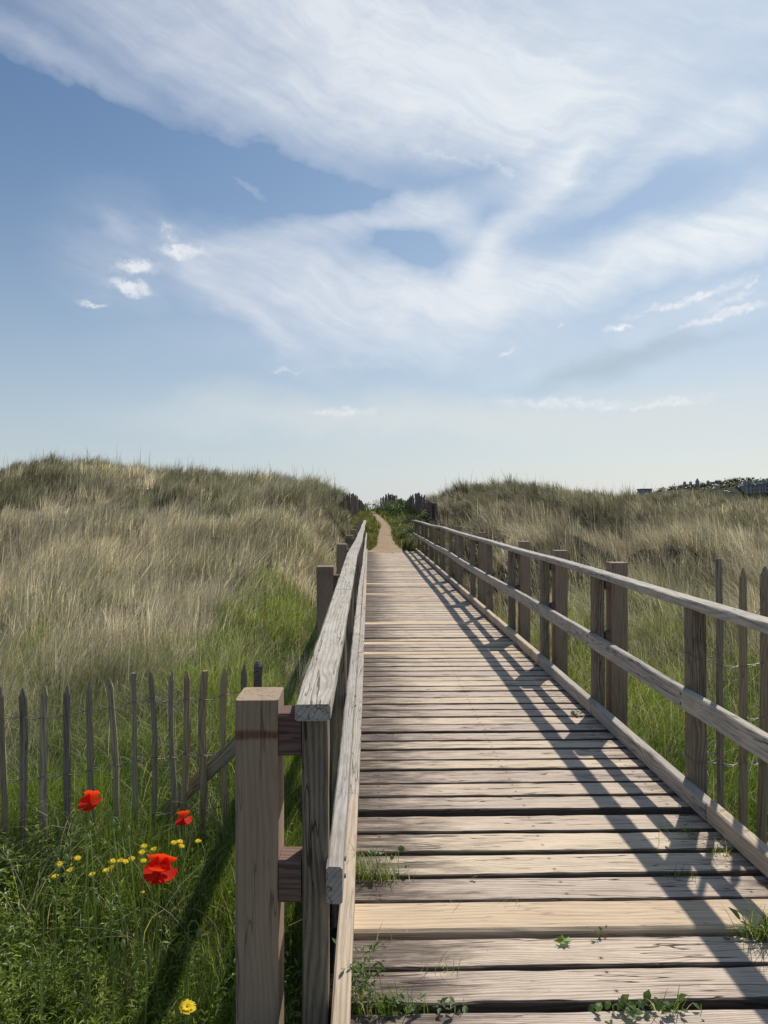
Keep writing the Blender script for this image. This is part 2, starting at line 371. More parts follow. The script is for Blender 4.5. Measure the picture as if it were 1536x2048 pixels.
c = T.mix(T.noise(P, 90, 3), (.93,.035,.008), (.80,.012,.010)); finish(T, c, .6, trans=(.55, T.mix(.6, c, (1.0,.10,.012))), spec=.15); M['petal'] = m
m, T = new_mat('petal_yellow'); finish(T, T.mix(T.noise(T.n('ShaderNodeTexCoord').outputs['Object'], 200, 2), (.92,.74,.03), (.88,.62,.02)), .6, trans=(.35, (.9,.65,.02,1)), spec=.2); M['yellow'] = m
m, T = new_mat('ground_thatch'); P = T.n('ShaderNodeTexCoord').outputs['Object']
c = T.mix(T.ramp(T.noise(P, .8, 4), .35, .65), (.045,.042,.024), (.080,.066,.042)); c = T.mix(T.ramp(T.noise(P, 14, 4, .7), .4, .7), c, (.05,.045,.025))
finish(T, c, .95, T.noise(P, 22, 5, .7), .8, .05, .1); M['ground'] = m
m, T = new_mat('sand'); P = T.n('ShaderNodeTexCoord').outputs['Object']
c = T.mix(T.noise(P, 3, 5, .6), (.52,.39,.26), (.30,.22,.14)); c = T.mix(T.ramp(T.noise(P, 40, 3, .7), .6, .72), c, (.20,.15,.09))
finish(T, c, .95, T.noise(P, 12, 6, .7), .9, .06, .1); M['sand'] = m
m, T = new_mat('far_hill'); P = T.n('ShaderNodeTexCoord').outputs['Object']
c = T.mix(T.ramp(T.noise(P, .03, 5, .6), .42, .62), (.026,.034,.022), (.060,.070,.034)); c = T.mix(T.ramp(T.noise(P, .16, 4, .7), .52, .62), c, (.030,.040,.028))
finish(T, c, .95, T.noise(P, .2, 5, .7), 1, 2.0, .1); M['hill'] = m
def stone(name, a, b):
    m, T = new_mat(name); P = T.n('ShaderNodeTexCoord').outputs['Object']
    finish(T, T.mix(T.noise(P, .9, 5, .7), a, b), .9); return m
M['stone'] = stone('stone_wall', (.36,.36,.37), (.22,.225,.24)); M['slate'] = stone('slate', (.17,.18,.20), (.10,.105,.12))
M['pane'] = simple('pane', (.02,.022,.028), .2, .5)

# ------------------------------------------------------------------ ground, path, far hill
def axis(vals): return np.array(sorted(set(np.round(vals, 4))))
gx = axis(list(np.arange(-4, 5, .15)) + list(np.arange(-26, 28, .5)) + [s * 28 * 1.35 ** k for k in range(16) for s in (-1, 1)])
gy = axis(list(np.arange(-2, 9, .25)) + list(np.arange(9, 46, .25)) + list(np.arange(46, 80, 2)) + [80 * 1.3 ** k for k in range(18)] + [-2 * 1.6 ** k for k in range(1, 16)])
X, Y = np.meshgrid(gx, gy); Z = height(X, Y) - .012
V = np.stack([X.ravel(), Y.ravel(), Z.ravel()], 1); nx, ny = len(gx), len(gy)
i, j = np.meshgrid(np.arange(nx - 1), np.arange(ny - 1)); a = (j * nx + i).ravel()
Fc = np.stack([a, a + 1, a + 1 + nx, a + nx], 1)
tag(link('ground', np_mesh('ground', V, Fc.ravel(), np.full(len(Fc), 4), smooth=True), M['ground']), kind='structure')
py_ = np.arange(23.5, 44, .12); tt = np.linspace(-1, 1, 17)
V = []
for y in py_:
    w = float(np.interp(y, [23.5, 24.1, 24.5, 26], [.30, .62, .70, .46])) if y < 26 else float(np.interp(y, PYs, PWs)); cx = float(pathx(y))
    for t in tt:
        x = cx + t * w * (1 + .35 * float(vn(y * 1.7, 3.0 + (t > 0) * 7, 4) - .3) * abs(t))
        zz = float(height(x, y)) + .045 - .035 * abs(t) ** 3 + .03 * float(fbm(x * 4, y * 4, 8) - .5)
        if y < 24.62: zz = .041 + (fbm(x * 5, y * 7, 18) - .5) * .05 + .03 * float(sst(24.2, 24.62, y)) - .012 * abs(t) ** 3 - .012 * float(sst(23.9, 23.5, y))
        V.append((x, y, float(zz)))
n = len(tt); Fc = [(r * n + c, r * n + c + 1, (r + 1) * n + c + 1, (r + 1) * n + c) for r in range(len(py_) - 1) for c in range(n - 1)]
tag(link('path', np_mesh('path', V, np.array(Fc).ravel(), np.full(len(Fc), 4), smooth=True), M['sand']), kind='structure')

HPX = [1180, 1240, 1290, 1330, 1365, 1415, 1440, 1475, 1500, 1536, 1620, 1800, 2200]
HPY = [1010, 996, 986, 981, 976, 975, 970, 963, 961, 963, 958, 965, 1000]
HD = 470.0
def hill_top(x): return np.interp(x, [at(p, 980, HD).x for p in HPX], [at(p, q, HD).z for p, q in zip(HPX, HPY)])
hx = np.linspace(130, 620, 150); hy = np.linspace(380, 900, 60)
X, Y = np.meshgrid(hx, hy)
bump = np.exp(-((Y - HD) / np.where(Y < HD, 42, 260)) ** 2)
Z = -3.2 + (hill_top(X * HD / Y) + 3.2) * bump + (fbm(X * .08, Y * .08, 31) - .5) * 2.2 * bump
V = np.stack([X.ravel(), Y.ravel(), Z.ravel()], 1); nx, ny = len(hx), len(hy)
i, j = np.meshgrid(np.arange(nx - 1), np.arange(ny - 1)); a = (j * nx + i).ravel(); Fc = np.stack([a, a + 1, a + 1 + nx, a + nx], 1)
tag(link('hill', np_mesh('hill', V, Fc.ravel(), np.full(len(Fc), 4), smooth=True), M['hill']), kind='structure')

# ------------------------------------------------------------------ timber pieces
def timber(name, p0, p1, w, h, mat, parent, rough=.0015, bev=.006, up=(0, 0, 1), seg=.12, droop=0, loc_mid=True, taper=0):
    """a sawn length from p0 to p1 (centre line); local X along it, w across, h along `up`"""
    p0, p1 = Vector(p0), Vector(p1); L = (p1 - p0).length; ax = (p1 - p0).normalized()
    upv = Vector(up); side = upv.cross(ax).normalized(); upv = ax.cross(side)
    n = max(2, int(L / seg)); sec = [(-w/2+bev,-h/2),(w/2-bev,-h/2),(w/2,-h/2+bev),(w/2,h/2-bev),(w/2-bev,h/2),(-w/2+bev,h/2),(-w/2,h/2-bev),(-w/2,-h/2+bev)]
    V = []; sd_ = random.randint(0, 9999); d0 = droop * random.uniform(-1, 1)
    for i in range(n + 1):
        t = i / n; x = (t - .5) * L; wob = d0 * math.sin(math.pi * t)
        for k, (a, b) in enumerate(sec):
            j1 = (float(vn(x * 9, k * 3.1, sd_)) - .5) * 2 * rough; j2 = (float(vn(x * 9, k * 5.7 + 50, sd_)) - .5) * 2 * rough
            V.append((x, a + j1, b + j2 + wob))
    m = len(sec)
    Fc = [(i*m+k, (i+1)*m+k, (i+1)*m+(k+1)%m, i*m+(k+1)%m) for i in range(n) for k in range(m)] + [tuple(range(m)), tuple(range((n+1)*m-1, n*m-1, -1))]
    me = bpy.data.meshes.new(name); me.from_pydata(V, [], Fc); me.update()
    o = link(name, me, mat, parent, (p0 + p1) / 2)
    Mx = Matrix((ax, side, upv)).transposed(); o.rotation_euler = Mx.to_euler()
    return o

# ------------------------------------------------------------------ boardwalk deck
DX0, DX1 = -.115, 1.665
XM = (DX0 + DX1) / 2
walk = empty('boardwalk', (XM, 13, 0), 'weathered plank boardwalk running straight between two wooden railings to the dunes', 'boardwalk')
bounds = [(1.30,1.47),(1.49,1.67),(1.69,1.87),(1.895,2.107),(2.143,2.295),(2.308,2.462),(2.490,2.672),(2.703,2.867),(2.898,3.065),(3.09,3.262),(3.292,3.452),(3.515,3.666),(3.685,3.845)]
y = 3.87
while y < 24.35:
    w = random.choice((.145, .158, .165, .172)) + random.uniform(-.006, .006); g = random.choice((.012, .018, .024, .032))
    bounds.append((y, y + w)); y += w + g
def deckz(y): return float(np.interp(y, [0, 2, 4, 8, 14, 20, 25], [0, 0, .005, .015, .03, .035, .035]))
def plank_mesh(w, seed, L=DX1 - DX0, ragged=.004, th=.04, n=48, round_=.006):
    sec = [(-w/2, -th), (w/2, -th), (w/2, -round_), (w/2 - round_*1.2, 0), (w*.17, .0006), (-w*.17, .0006), (-w/2 + round_*1.2, 0), (-w/2, -round_)]
    V = []
    for i in range(n + 1):
        x = (i / n - .5) * L
        ex = (float(fbm(x * 7, 0, seed)) - .5) * 2; ey = (float(fbm(x * 7, 9, seed + 5)) - .5) * 2
        ex = ex - .9 * max(0, float(vn(x * 5, 2, seed + 3)) - .72) * 6; ey = ey + .9 * max(0, float(vn(x * 5, 4, seed + 4)) - .75) * 6
        for k, (a, b) in enumerate(sec):
            r = ragged if k not in (4, 5) else 0
            off = (ey if a < 0 else ex) * r
            V.append((x, a + off, b + (float(vn(x * 11, k, seed)) - .5) * .0018))
    m = 8
    Fc = [(i*m+k, (i+1)*m+k, (i+1)*m+(k+1)%m, i*m+(k+1)%m) for i in range(n) for k in range(m)] + [tuple(range(m)), tuple(range((n+1)*m-1, n*m-1, -1))]
    return V, Fc
NEW = [7.24, 7.86, 9.2, 12.4, 13.9]
far_V, far_F = [], []
for k, (a, b) in enumerate(bounds):
    yc = (a + b) / 2; w = b - a; fresh = abs(yc - 2.58) < .06 or any(abs(yc - q) < .09 for q in NEW)
    V, Fc = plank_mesh(w, k * 17 + 3, ragged=.0008 if fresh else random.uniform(.002, .0045), n=60 if yc < 6 else (30 if yc < 12 else 14), round_=.009 if fresh else .005)
    zc = deckz(yc) + (.016 if abs(yc - 2.58) < .06 else random.uniform(-.003, .004)); rx = random.uniform(-.02, .02) if not fresh else 0
    if k < 100:
        me = bpy.data.meshes.new('plank'); me.from_pydata(V, [], Fc); me.update()
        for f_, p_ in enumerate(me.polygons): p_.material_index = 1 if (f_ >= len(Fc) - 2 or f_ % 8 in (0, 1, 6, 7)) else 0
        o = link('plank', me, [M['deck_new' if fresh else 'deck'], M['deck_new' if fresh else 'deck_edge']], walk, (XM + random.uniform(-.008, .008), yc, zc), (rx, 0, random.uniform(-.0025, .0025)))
        if fresh: o['label'] = 'newer, smooth yellow plank'
    else:
        q = len(far_V); far_V += [(x, yy + yc - 22.5, z + zc) for x, yy, z in V]; far_F += [tuple(q + i for i in f) for f in Fc]
if far_V:
    me = bpy.data.meshes.new('planks'); me.from_pydata(far_V, [], far_F); me.update()
    o = link('planks', me, M['deck'], walk, (XM, 22.5, 0)); o['kind'] = 'stuff'; o['label'] = 'farthest planks, dusted with sand'
for x in (.05, .78, 1.50):
    for k in range(6):
        timber('joist', (x, 1.4 + k * 3.85, -.125), (x, 1.4 + (k + 1) * 3.85 - .01, -.125), .07, .16, M['dark_wood'], walk, up=(0, 0, 1))
def kerb(xc, segs, w=.05):
    for (a, b, mt) in segs:
        dz = random.uniform(-.002, .003)
        timber('kerb_board', (xc + random.uniform(-.003, .003), a, deckz(a) + .05 + dz), (xc + random.uniform(-.003, .003), b - .004, deckz(b) + .05 + dz), w, .09, M[mt], walk, seg=.2)
kerb(-.078, [(.9, 3.50, 'kerb_new'), (3.50, 6.9, 'kerb_old'), (6.9, 10.4, 'kerb_old'), (10.4, 14, 'kerb_new'), (14, 17.6, 'kerb_old'), (17.6, 21.1, 'kerb_old'), (21.1, 24.4, 'kerb_old')], .052)
kerb(1.635, [(.9, 2.55, 'kerb_new'), (2.55, 3.35, 'kerb_new'), (3.35, 5.1, 'kerb_old'), (5.1, 6.75, 'kerb_old'), (6.75, 9.1, 'kerb_new'), (9.1, 12.4, 'kerb_new'), (12.4, 16, 'kerb_old'), (16, 19.5, 'kerb_old'), (19.5, 24.6, 'kerb_old')], .058)

# ------------------------------------------------------------------ railings
PY = [2.02 + 1.575 * k for k in range(16)]
LZ = ([1.5, 2.05, 2.7, 3.6, 5, 7.4, 14, 27], [.965, .97, .985, 1.03, 1.07, 1.085, 1.06, 1.08])
RZ = ([0, 3.5, 5, 10, 15, 27], [1.02, 1.03, 1.05, 1.062, 1.09, 1.085])
def railing(side):
    left = side < 0
    t = empty('railing', (-.155 if left else 1.69, 13, 0),
              'left railing of silver-grey timber beside the poppies, starting at the thick rust-stained post' if left
              else 'right railing of grey timber that throws its shadow across the planks', 'railing')
    xs = -.155 if left else 1.70                    # centre line of the rail posts
    jit = {}
    def rz(y): return float(np.interp(y, *(LZ if left else RZ)))
    # top handrail, board by board, a little out of line
    ends = [1.93, PY[1]+.45, PY[3], PY[5]+.02, PY[7], PY[9], PY[11], PY[13], PY[15]+.9] if left else [1.90, PY[1]+.9, PY[3]-.04, PY[5]-.02, PY[7], PY[9], PY[11], PY[13], PY[15]+.9]
    dxs = [0.0, .004, -.006, .014, -.004, .012, -.01, .010, 0.0] if left else [0, .0, .004, -.004, .010, 0, -.008, .008, 0]
    dzs = [0, 0, .002, .006, -.012, .010, -.012, .004, 0]
    for k in range(len(ends) - 1):
        y0, y1 = ends[k], ends[k + 1]
        x0 = xs + dxs[k] + (.002 if left else -.02); x1 = xs + dxs[k + 1] + (.002 if left else -.02)
        timber('handrail', (x0, y0, rz(y0) + dzs[k] - .023), (x1, y1 - .003, rz(y1) + dzs[k + 1] - .023 + (.003 if k % 2 else 0)), .097, .046, M['rail'], t, rough=.002, droop=.006)
    xm = -.096 if left else 1.640
    e2 = [1.97, PY[2]-.1, PY[4], PY[6], PY[8]-.1, PY[10], PY[12], PY[14], PY[15]+.7] if left else [1.9, PY[1]+.05, PY[3], PY[4]+.2, PY[6], PY[8], PY[10], PY[12], PY[15]+.5]
    for k in range(len(e2) - 1):
        y0, y1 = e2[k], e2[k + 1]
        timber('mid_rail', (xm + dxs[k] * .6, y0, rz(y0) - .515 + dzs[k]), (xm + dxs[k+1] * .6, y1 - .003, rz(y1) - .515 + dzs[k+1]), .044, .105, M['rail'], t, rough=.002, droop=.006)
    big = (0, 2, 4, 6, 8, 10, 12, 14) if left else (2, 3, 4, 6, 8, 10, 12, 14)
    for k, y in enumerate(PY):
        gz = -.62; lean = random.uniform(-.006, .006)
        pw, pd = .074, .10
        yc = y + pd / 2
        # the front faces of post, block and stout post stand within a few mm of each other
        timber('rail_post', (xs + lean, yc, gz), (xs + (0 if left else -.012), yc, rz(y) - .049), pd, pw, M['rail_post'], t, up=(-1, 0, 0), rough=.002)
        if k in big:
            top = rz(y) + (-.006 if (left and k == 0) else (.01 if left else .055)) + random.uniform(-.008, .008)
            bw, bd = .122, .15 if left else .13
            xb = xs - .104 - bw / 2 if left else xs + .080 + bw / 2
            timber('outer_post', (xb, y + .002 + bd / 2, gz), (xb, y + .002 + bd / 2, top), bd, bw, M['post_rust' if (left and k == 0) else 'post'], t, up=(-1, 0, 0), bev=.006 if k else .008)
            x0, x1 = (xb + bw / 2 + .001, xs - pw / 2 - .002) if left else (xs + pw / 2 + .002, xb - bw / 2 - .001)
            for zt in (rz(y) - .115, rz(y) - .535) if left else (rz(y) - .10, rz(y) - .50):
                timber('spacer_block', (x0, y + .055, zt), (x1, y + .055, zt), .095, .12 if left else .085, M['block'], t, seg=.03)
    # coach-bolt heads on the near faces
    for k, y in enumerate(PY[:4]):
        mb = MB(); xx = xm + (.0235 if left else -.0235)
        for zz in (-.49, -.54):
            mb.tube([(xx, y + .05, rz(y) + zz), (xx + (.005 if left else -.005), y + .05, rz(y) + zz)], .007, 8)
        mb.build('bolt', M['wire'], t)
    return t
railL = railing(-1); railR = railing(1)

# ------------------------------------------------------------------ paling fences
def picket(p, top, w, mat, parent, lean=(0, 0), face=0.0, pointed=True, th=None):
    """a cleft chestnut pale: uneven triangular-ish section, whittled point; local X up"""
    L = top - p[2]; th = th or w * random.uniform(.45, .75); n = 9; sd_ = random.randint(0, 9999); V = []
    sec = [(-.5, -.25), (-.15, -.5), (.32, -.42), (.5, 0), (.2, .45), (-.35, .4)]
    bx, by = random.uniform(-.017, .017), random.uniform(-.01, .01)
    ts = list(np.linspace(0, 1 - .055 / L, n - 1)) + [1 - .004 / L]
    for i, t in enumerate(ts):
        s = 1.0 if i < n - 1 else (.18 if pointed else .9)
        cx = bx * math.sin(t * 5 + sd_) + (float(vn(t * 5, 1, sd_)) - .5) * .012; cy = by * math.sin(t * 4)
        for k, (a, b) in enumerate(sec):
            q = 1 + (float(vn(t * 6, k * 2, sd_)) - .5) * .35
            V.append((t * L - L / 2, (a * w * q) * s + cx, (b * th * q) * s + cy))
    m = 6; Fc = [(i*m+k, (i+1)*m+k, (i+1)*m+(k+1)%m, i*m+(k+1)%m) for i in range(n-1) for k in range(m)] + [tuple(range(m)), tuple(range(n*m-1, (n-1)*m-1, -1))]
    me = bpy.data.meshes.new('picket'); me.from_pydata(V, [], Fc); me.update()
    o = link('picket', me, mat, parent, (p[0] + lean[0] * L / 2, p[1] + lean[1] * L / 2, p[2] + L / 2))
    ax = Vector((lean[0], lean[1], 1)).normalized(); s = Vector((math.cos(face), math.sin(face), 0)); s = (s - ax * s.dot(ax)).normalized()
    o.rotation_euler = Matrix((ax, s, ax.cross(s))).transposed().to_euler()
    return o
def strand(pts, parent, rad=.0021, name='wire', sag=.012):
    """twisted pair of wires through the pales"""
    mb = MB()
    for ph in (0, math.pi):
        q = []
        for i in range(len(pts) - 1):
            a, b = Vector(pts[i]), Vector(pts[i + 1])
            for s in range(5):
                t = s / 5; p = a.lerp(b, t); a2 = ph + (i + t) * math.pi
                q.append(p + Vector((0, math.cos(a2) * .017, math.sin(a2) * .004 - sag * math.sin(math.pi * t))))
        q.append(Vector(pts[-1])); mb.tube(q, rad, 4)
    return mb.build(name, M['wire'], parent)

# near left fence
fl = empty('paling_fence', (-1.4, 4.1, -.45), 'grey chestnut paling fence behind the red poppies, left of the boardwalk', 'fence')
LP = [(-40,1374),(5,1373),(48,1375),(92,1372),(133,1370),(175,1362),(221,1355),(266,1345),(306,1342),(345,1343),(376,1340),(412,1340),(450,1335),(489,1328)]
tops = []
for k, (px, pyy) in enumerate(LP):
    d = 3.9 + .46 * (px - 5) / 485; tp = at(px, pyy, d)
    gz = float(height(tp.x, tp.y)); ln = random.uniform(-.06, .06); ln = -.04 if k in (5, 6) else (.03 if k in (10, 11) else ln * .5)
    L_ = tp.z - gz + .1
    pale = k in (1, 10, 11, 12)
    picket((tp.x + (.0 if not ln else -ln * 0) - ln * L_ * 1.0 * -1 * -1 if False else tp.x - ln * L_, tp.y, gz - .1), tp.z, random.uniform(.031, .047), M['picket_pale' if pale else 'picket'], fl, lean=(ln, 0), face=random.uniform(-.5, .5), pointed=k not in (7, 11))
    tops.append((tp, gz, ln))
for off in (.165, .50, .83):
    strand([(tp.x - ln * off, tp.y, tp.z - off + random.uniform(-.012, .012)) for tp, gz, ln in tops], fl)
# strainer stake with its brace, hidden partly by the thick post
sp = at(516, 1322, 4.48); gz = float(height(sp.x, sp.y))
mb = MB(); mb.tube([(0,0,gz-.1-sp.z),(.004,0,-.5),(-.003,.002,-.12),(.002,0,-.03),(0,0,0)], [.030,.036,.028,.031,.012], 6)
o = mb.build('stake', M['picket_far'], fl, sp)
b0, b1 = at(478, 1484, 4.30), at(318, 1634, 4.42)
timber('brace', b0 + (b0 - b1) * .27, b1 + (b1 - b0) * .05, .05, .085, M['picket'], fl, rough=.003)

# near right fence, wired to the railing
fr = empty('paling_fence', (2.3, 3.75, -.45), 'brown chestnut paling fence wired to the right railing, running off to the right', 'fence')
tops = []
for k, (px, pyy) in enumerate([(1438,1116),(1485,1134),(1529,1131),(1578,1140),(1622,1128),(1668,1137),(1710,1140)]):
    d = 3.72 + .02 * k; tp = at(px, pyy, d); gz = float(height(tp.x, tp.y)); ln = (-.012, -.006, .005, .01, 0, .01, 0)[k]
    picket((tp.x - ln * 1.5, tp.y, gz - .1), tp.z, (.040, .052, .056, .05, .045, .05, .05)[k], M['picket_pale' if k in (1, 2, 4) else 'picket'], fr, lean=(ln, 0), face=random.uniform(-.2, .2), pointed=k != 0)
    tops.append((tp, gz, ln))
for off, sg in ((.225, .03), (.52, .01), (.79, .02), (1.04, .02)):
    strand([(1.70, 3.70, tops[0][0].z - off + .02)] + [(tp.x - ln * off, tp.y, tops[1][0].z - off + random.uniform(-.015, .015)) for tp, gz, ln in tops], fr, .0019, sag=sg)
for zz in (.745, .21):                                         # wire loops round the railing post
    mb = MB(); cx, cy = 1.695, PY[1] + .05
    mb.tube([(cx-.044, cy-.057, zz), (cx-.01, cy-.059, zz-.012), (cx+.05, cy-.058, zz-.002), (cx+.13, cy-.02, zz+.004), (cx+.13, cy+.07, zz), (cx-.044, cy+.06, zz+.004), (cx-.046, cy-.056, zz)], .0028, 5)
    mb.build('wire', M['wire'], fr)

# far fences along the sand path
def far_fence(label, pts, pxs, post=None, n=0):
    """pts: list of (px, py_top, distance, height)"""
    f = empty('paling_fence', at(pts[0][0], 1040, pts[0][2]), label, 'fence')
    cum = [0]; W = [at(p[0], p[1], p[2]) for p in pts]
    for a, b in zip(W[:-1], W[1:]): cum.append(cum[-1] + (b - a).xy.length)
    s = 0; line = []
    while s < cum[-1]:
        k = max(i for i in range(len(cum)) if cum[i] <= s); k = min(k, len(W) - 2); t = (s - cum[k]) / (cum[k+1] - cum[k])
        p = W[k].lerp(W[k + 1], t); p.z += random.uniform(-.12, .08); p.x += random.uniform(-.02, .02)
        gz = float(height(p.x, p.y)); gz = min(gz, p.z - .7) - .05
        picket((p.x, p.y, gz), p.z, random.uniform(.055, .10), M['picket_far'], f, lean=(random.uniform(-.07, .07), random.uniform(-.04, .04)), face=random.uniform(-.6, .6))
        line.append(p); s += random.uniform(.12, .19)
    for off in (.2, .55): strand([(p.x, p.y, p.z - off) for p in line[::2]], f, .003)
    if post:
        q = at(*post[:3]); timber('post', (q.x, q.y, float(height(q.x, q.y)) - .2), (q.x, q.y, q.z), .15, .2, M['dark_wood'], f, up=(-1, 0, 0))
    return f
far_fence('dark paling fence left of the sandy path, with one squat square post', [(689,997,27.2),(698,988,27.9),(706,987,28.9),(712,992,30.8),(718,1000,33.5),(727,1008,37.5),(735,1012,41)], None, (684, 1003, 26.8))
far_fence('long dark paling fence right of the sandy path, its tops rising in two humps', [(876,1004,27.4),(866,1008,28.2),(856,1003,29.2),(845,990,30.8),(835,987,32.2),(826,991,33.4),(816,997,34.6),(803,1000,35.6),(794,993,36.8),(784,988,38.0),(774,988,39.2),(763,996,40.4)], None, (869, 1007, 27.9))
q = at(896, 1022, 26.5); st_ = MB(); gz = float(height(q.x, q.y)) - .1
st_.tube([(0, 0, gz - q.z), (.01, 0, -.2), (0, 0, 0)], [.04, .036, .03], 7)
tag(st_.build('stake', M['dark_wood'], None, q, True), 'lone short dark stake in the grass behind the right railing', 'stake')

# ------------------------------------------------------------------ grass
def blades(name, base, L, Wd, dirv, bend, col, mat, ts=(0, .38, .72, 1), tipcol=None, facing=None):
    N = len(base); base = np.asarray(base); K = len(ts)
    ang = RNG.uniform(0, 2 * math.pi, N) if facing is None else facing
    side = np.stack([np.cos(ang), np.sin(ang), np.zeros(N)], 1)
    V = np.zeros((N, 2 * K - 1, 3), np.float32); C = np.zeros((N, 2 * K - 1, 3), np.float32)
    for i, t in enumerate(ts):
        hgt = L * (t - .38 * bend * t ** 2.2); off = L * bend * .85 * t ** 1.9
        c = base + np.stack([dirv[:, 0] * off, dirv[:, 1] * off, hgt], 1)
        w = (Wd * (1 - t) ** .6 * (.75 if i == 0 else 1))[:, None] * .5
        cc = col if tipcol is None else col * (1 - t ** 2) + tipcol * t ** 2
        if i < K - 1:
            V[:, 2*i] = c - side * w; V[:, 2*i+1] = c + side * w; C[:, 2*i] = cc; C[:, 2*i+1] = cc
        else: V[:, 2*i] = c; C[:, 2*i] = cc
    idx = []; cnt = []
    for i in range(K - 2): idx += [2*i, 2*i+1, 2*i+3, 2*i+2]; cnt.append(4)
    idx += [2*K-4, 2*K-3, 2*K-2]; cnt.append(3)
    F_ = (np.array(idx)[None] + (np.arange(N) * (2*K-1))[:, None]).ravel()
    me = np_mesh(name, V.reshape(-1, 3), F_, np.tile(cnt, N), colors=C.reshape(-1, 3))
    return link(name, me, mat)
def clear(x, y, m=0.0):
    """true where nothing built stands"""
    deck = (x > -.28 - m) & (x < 1.78 + m) & (y < 24.7)
    p = (np.abs(x - pathx(y)) < np.interp(y, PYs, PWs) * (.55 + .6 * fbm(x * 1.2, y * 1.6, 14)) + m) & (y >= 24.2) & (y < 44)
    return ~(deck | p)

STRAW = np.array((.66,.60,.465)); TAN = np.array((.50,.43,.31)); OLIVE = np.array((.18,.178,.085)); GREY = np.array((.275,.268,.185)); LIME = np.array((.205,.275,.055)); DARKG = np.array((.080,.135,.030))
def marram():
    """tussocks: big fountains of blades with lower, thinner growth between them"""
    def field(n, big, m_):
        d = (RNG.uniform(4.6 ** .5, 44 ** .5, n * 2)) ** 2
        u = RNG.uniform(-.76, 1.0, n * 2); x = u * d; y = d
        keep = clear(x, y, .25 if big else .12); gr = sst(4.7, 7.2, y + (fbm(x * .7, y * .7, 40) - .5) * 4 - np.where(x > 0, 2.0, 0)) * np.where((x < 0) & (x > -1.9) & (y < 13), .30, np.where(x < 0, 1, .85))
        keep &= RNG.random(n * 2) < gr; x, y = x[keep][:n], y[keep][:n]; n = len(x)
        near = np.where(y < 24.5, np.abs(x - .78) - .9, np.abs(x - pathx(y)) - .5)
        size = RNG.uniform(.40, 1.25, n) * (.6 + .6 * fbm(x * .5, y * .35, 51)) * (.5 + .5 * sst(0, 2.2, near)) * (1 - .15 * sst(24, 32, y)) * (1.0 if big else .72)
        size = size * (.75 + .25 * sst(5, 10, y))
        clump = fbm(x * .45, y * .30, 60, 3); fine = RNG.random(n)
        low = (1 - sst(14, 24, y)) * sst(6, 9, y)
        # the bleached field lower left, dark olive tussocks under the crests
        strawf = .36 + .58 * low - .12 * sst(19, 26, y) - .22 * (x > 0) * np.where(x < 0, 1, .6) + (sst(.38, .62, clump) - .5) * .9 + (fine - .5) * .75
        strawf = np.clip(strawf, .03, .96)
        tint = np.clip(fbm(x * .25, y * .2, 77, 2) + (RNG.random(n) - .5) * .5, 0, 1)
        lum = RNG.uniform(.55, 1.25, n) * (.45 + 1.1 * fbm(x * .75, y * .42, 141, 3)) * np.where(x > 1, .86, 1.04)
        X = np.repeat(x, m_); Y = np.repeat(y, m_); N = len(X); sz = np.repeat(size, m_)
        rr = np.abs(RNG.normal(0, 1, N)) * (.15 if big else .20) * (.5 + sz); aa = RNG.uniform(0, 2 * math.pi, N)
        bx = X + np.cos(aa) * rr; by = Y + np.sin(aa) * rr; ok = clear(bx, by, .04)
        L = sz * RNG.uniform(.55, 1.1, N) * .92 * (1 - .35 * np.clip(rr / .5, 0, 1))
        Wd = np.maximum(.0034, .00055 * Y) * RNG.uniform(.7, 1.6, N)
        wa = np.repeat((fbm(x * .22, y * .22, 90) - .5) * 3.0 + np.where(x < .8, .15, math.pi - .35) + RNG.normal(0, .45, n), m_) + RNG.normal(0, .3, N)
        out = np.stack([np.cos(aa), np.sin(aa)], 1) * np.clip(rr / .15, .2, 1.3)[:, None]; wnd = np.stack([np.cos(wa), np.sin(wa) * .6], 1)
        dv = out * .60 + wnd * .75
        bend = np.clip(.50 + RNG.normal(0, .24, N) + np.repeat(RNG.normal(0, .12, n), m_), .05, 1.2)
        s = (RNG.random(N) < np.repeat(strawf, m_))[:, None]; q = np.repeat(tint, m_)[:, None]
        c = np.where(s, STRAW * (1 - q * .7) + TAN * q * .7, OLIVE * (1 - q) + GREY * q)
        c = c * (RNG.uniform(.35, 1.0, N) ** 1.0 + (RNG.random(N) < .15) * .9)[:, None] * np.where(X < 0, 1.55, 1.35)[:, None] * np.repeat(lum, m_)[:, None]
        tip = c * .7 + STRAW * .3; f = ok
        return np.stack([bx, by, height(bx, by) - .03], 1)[f], L[f], Wd[f], dv[f], bend[f], c[f], tip[f]
    A = field(5000, True, 66); B = field(8200, False, 20)
    b, L, W, dv, be, c, tip = [np.concatenate([p, q]) for p, q in zip(A, B)]
    tag(blades('marram_grass', b, L, W, dv, be, c, M['marram'], tipcol=tip), 'dry straw and olive marram grass blowing over the dunes on both sides', 'grass', kind='stuff')
marram()

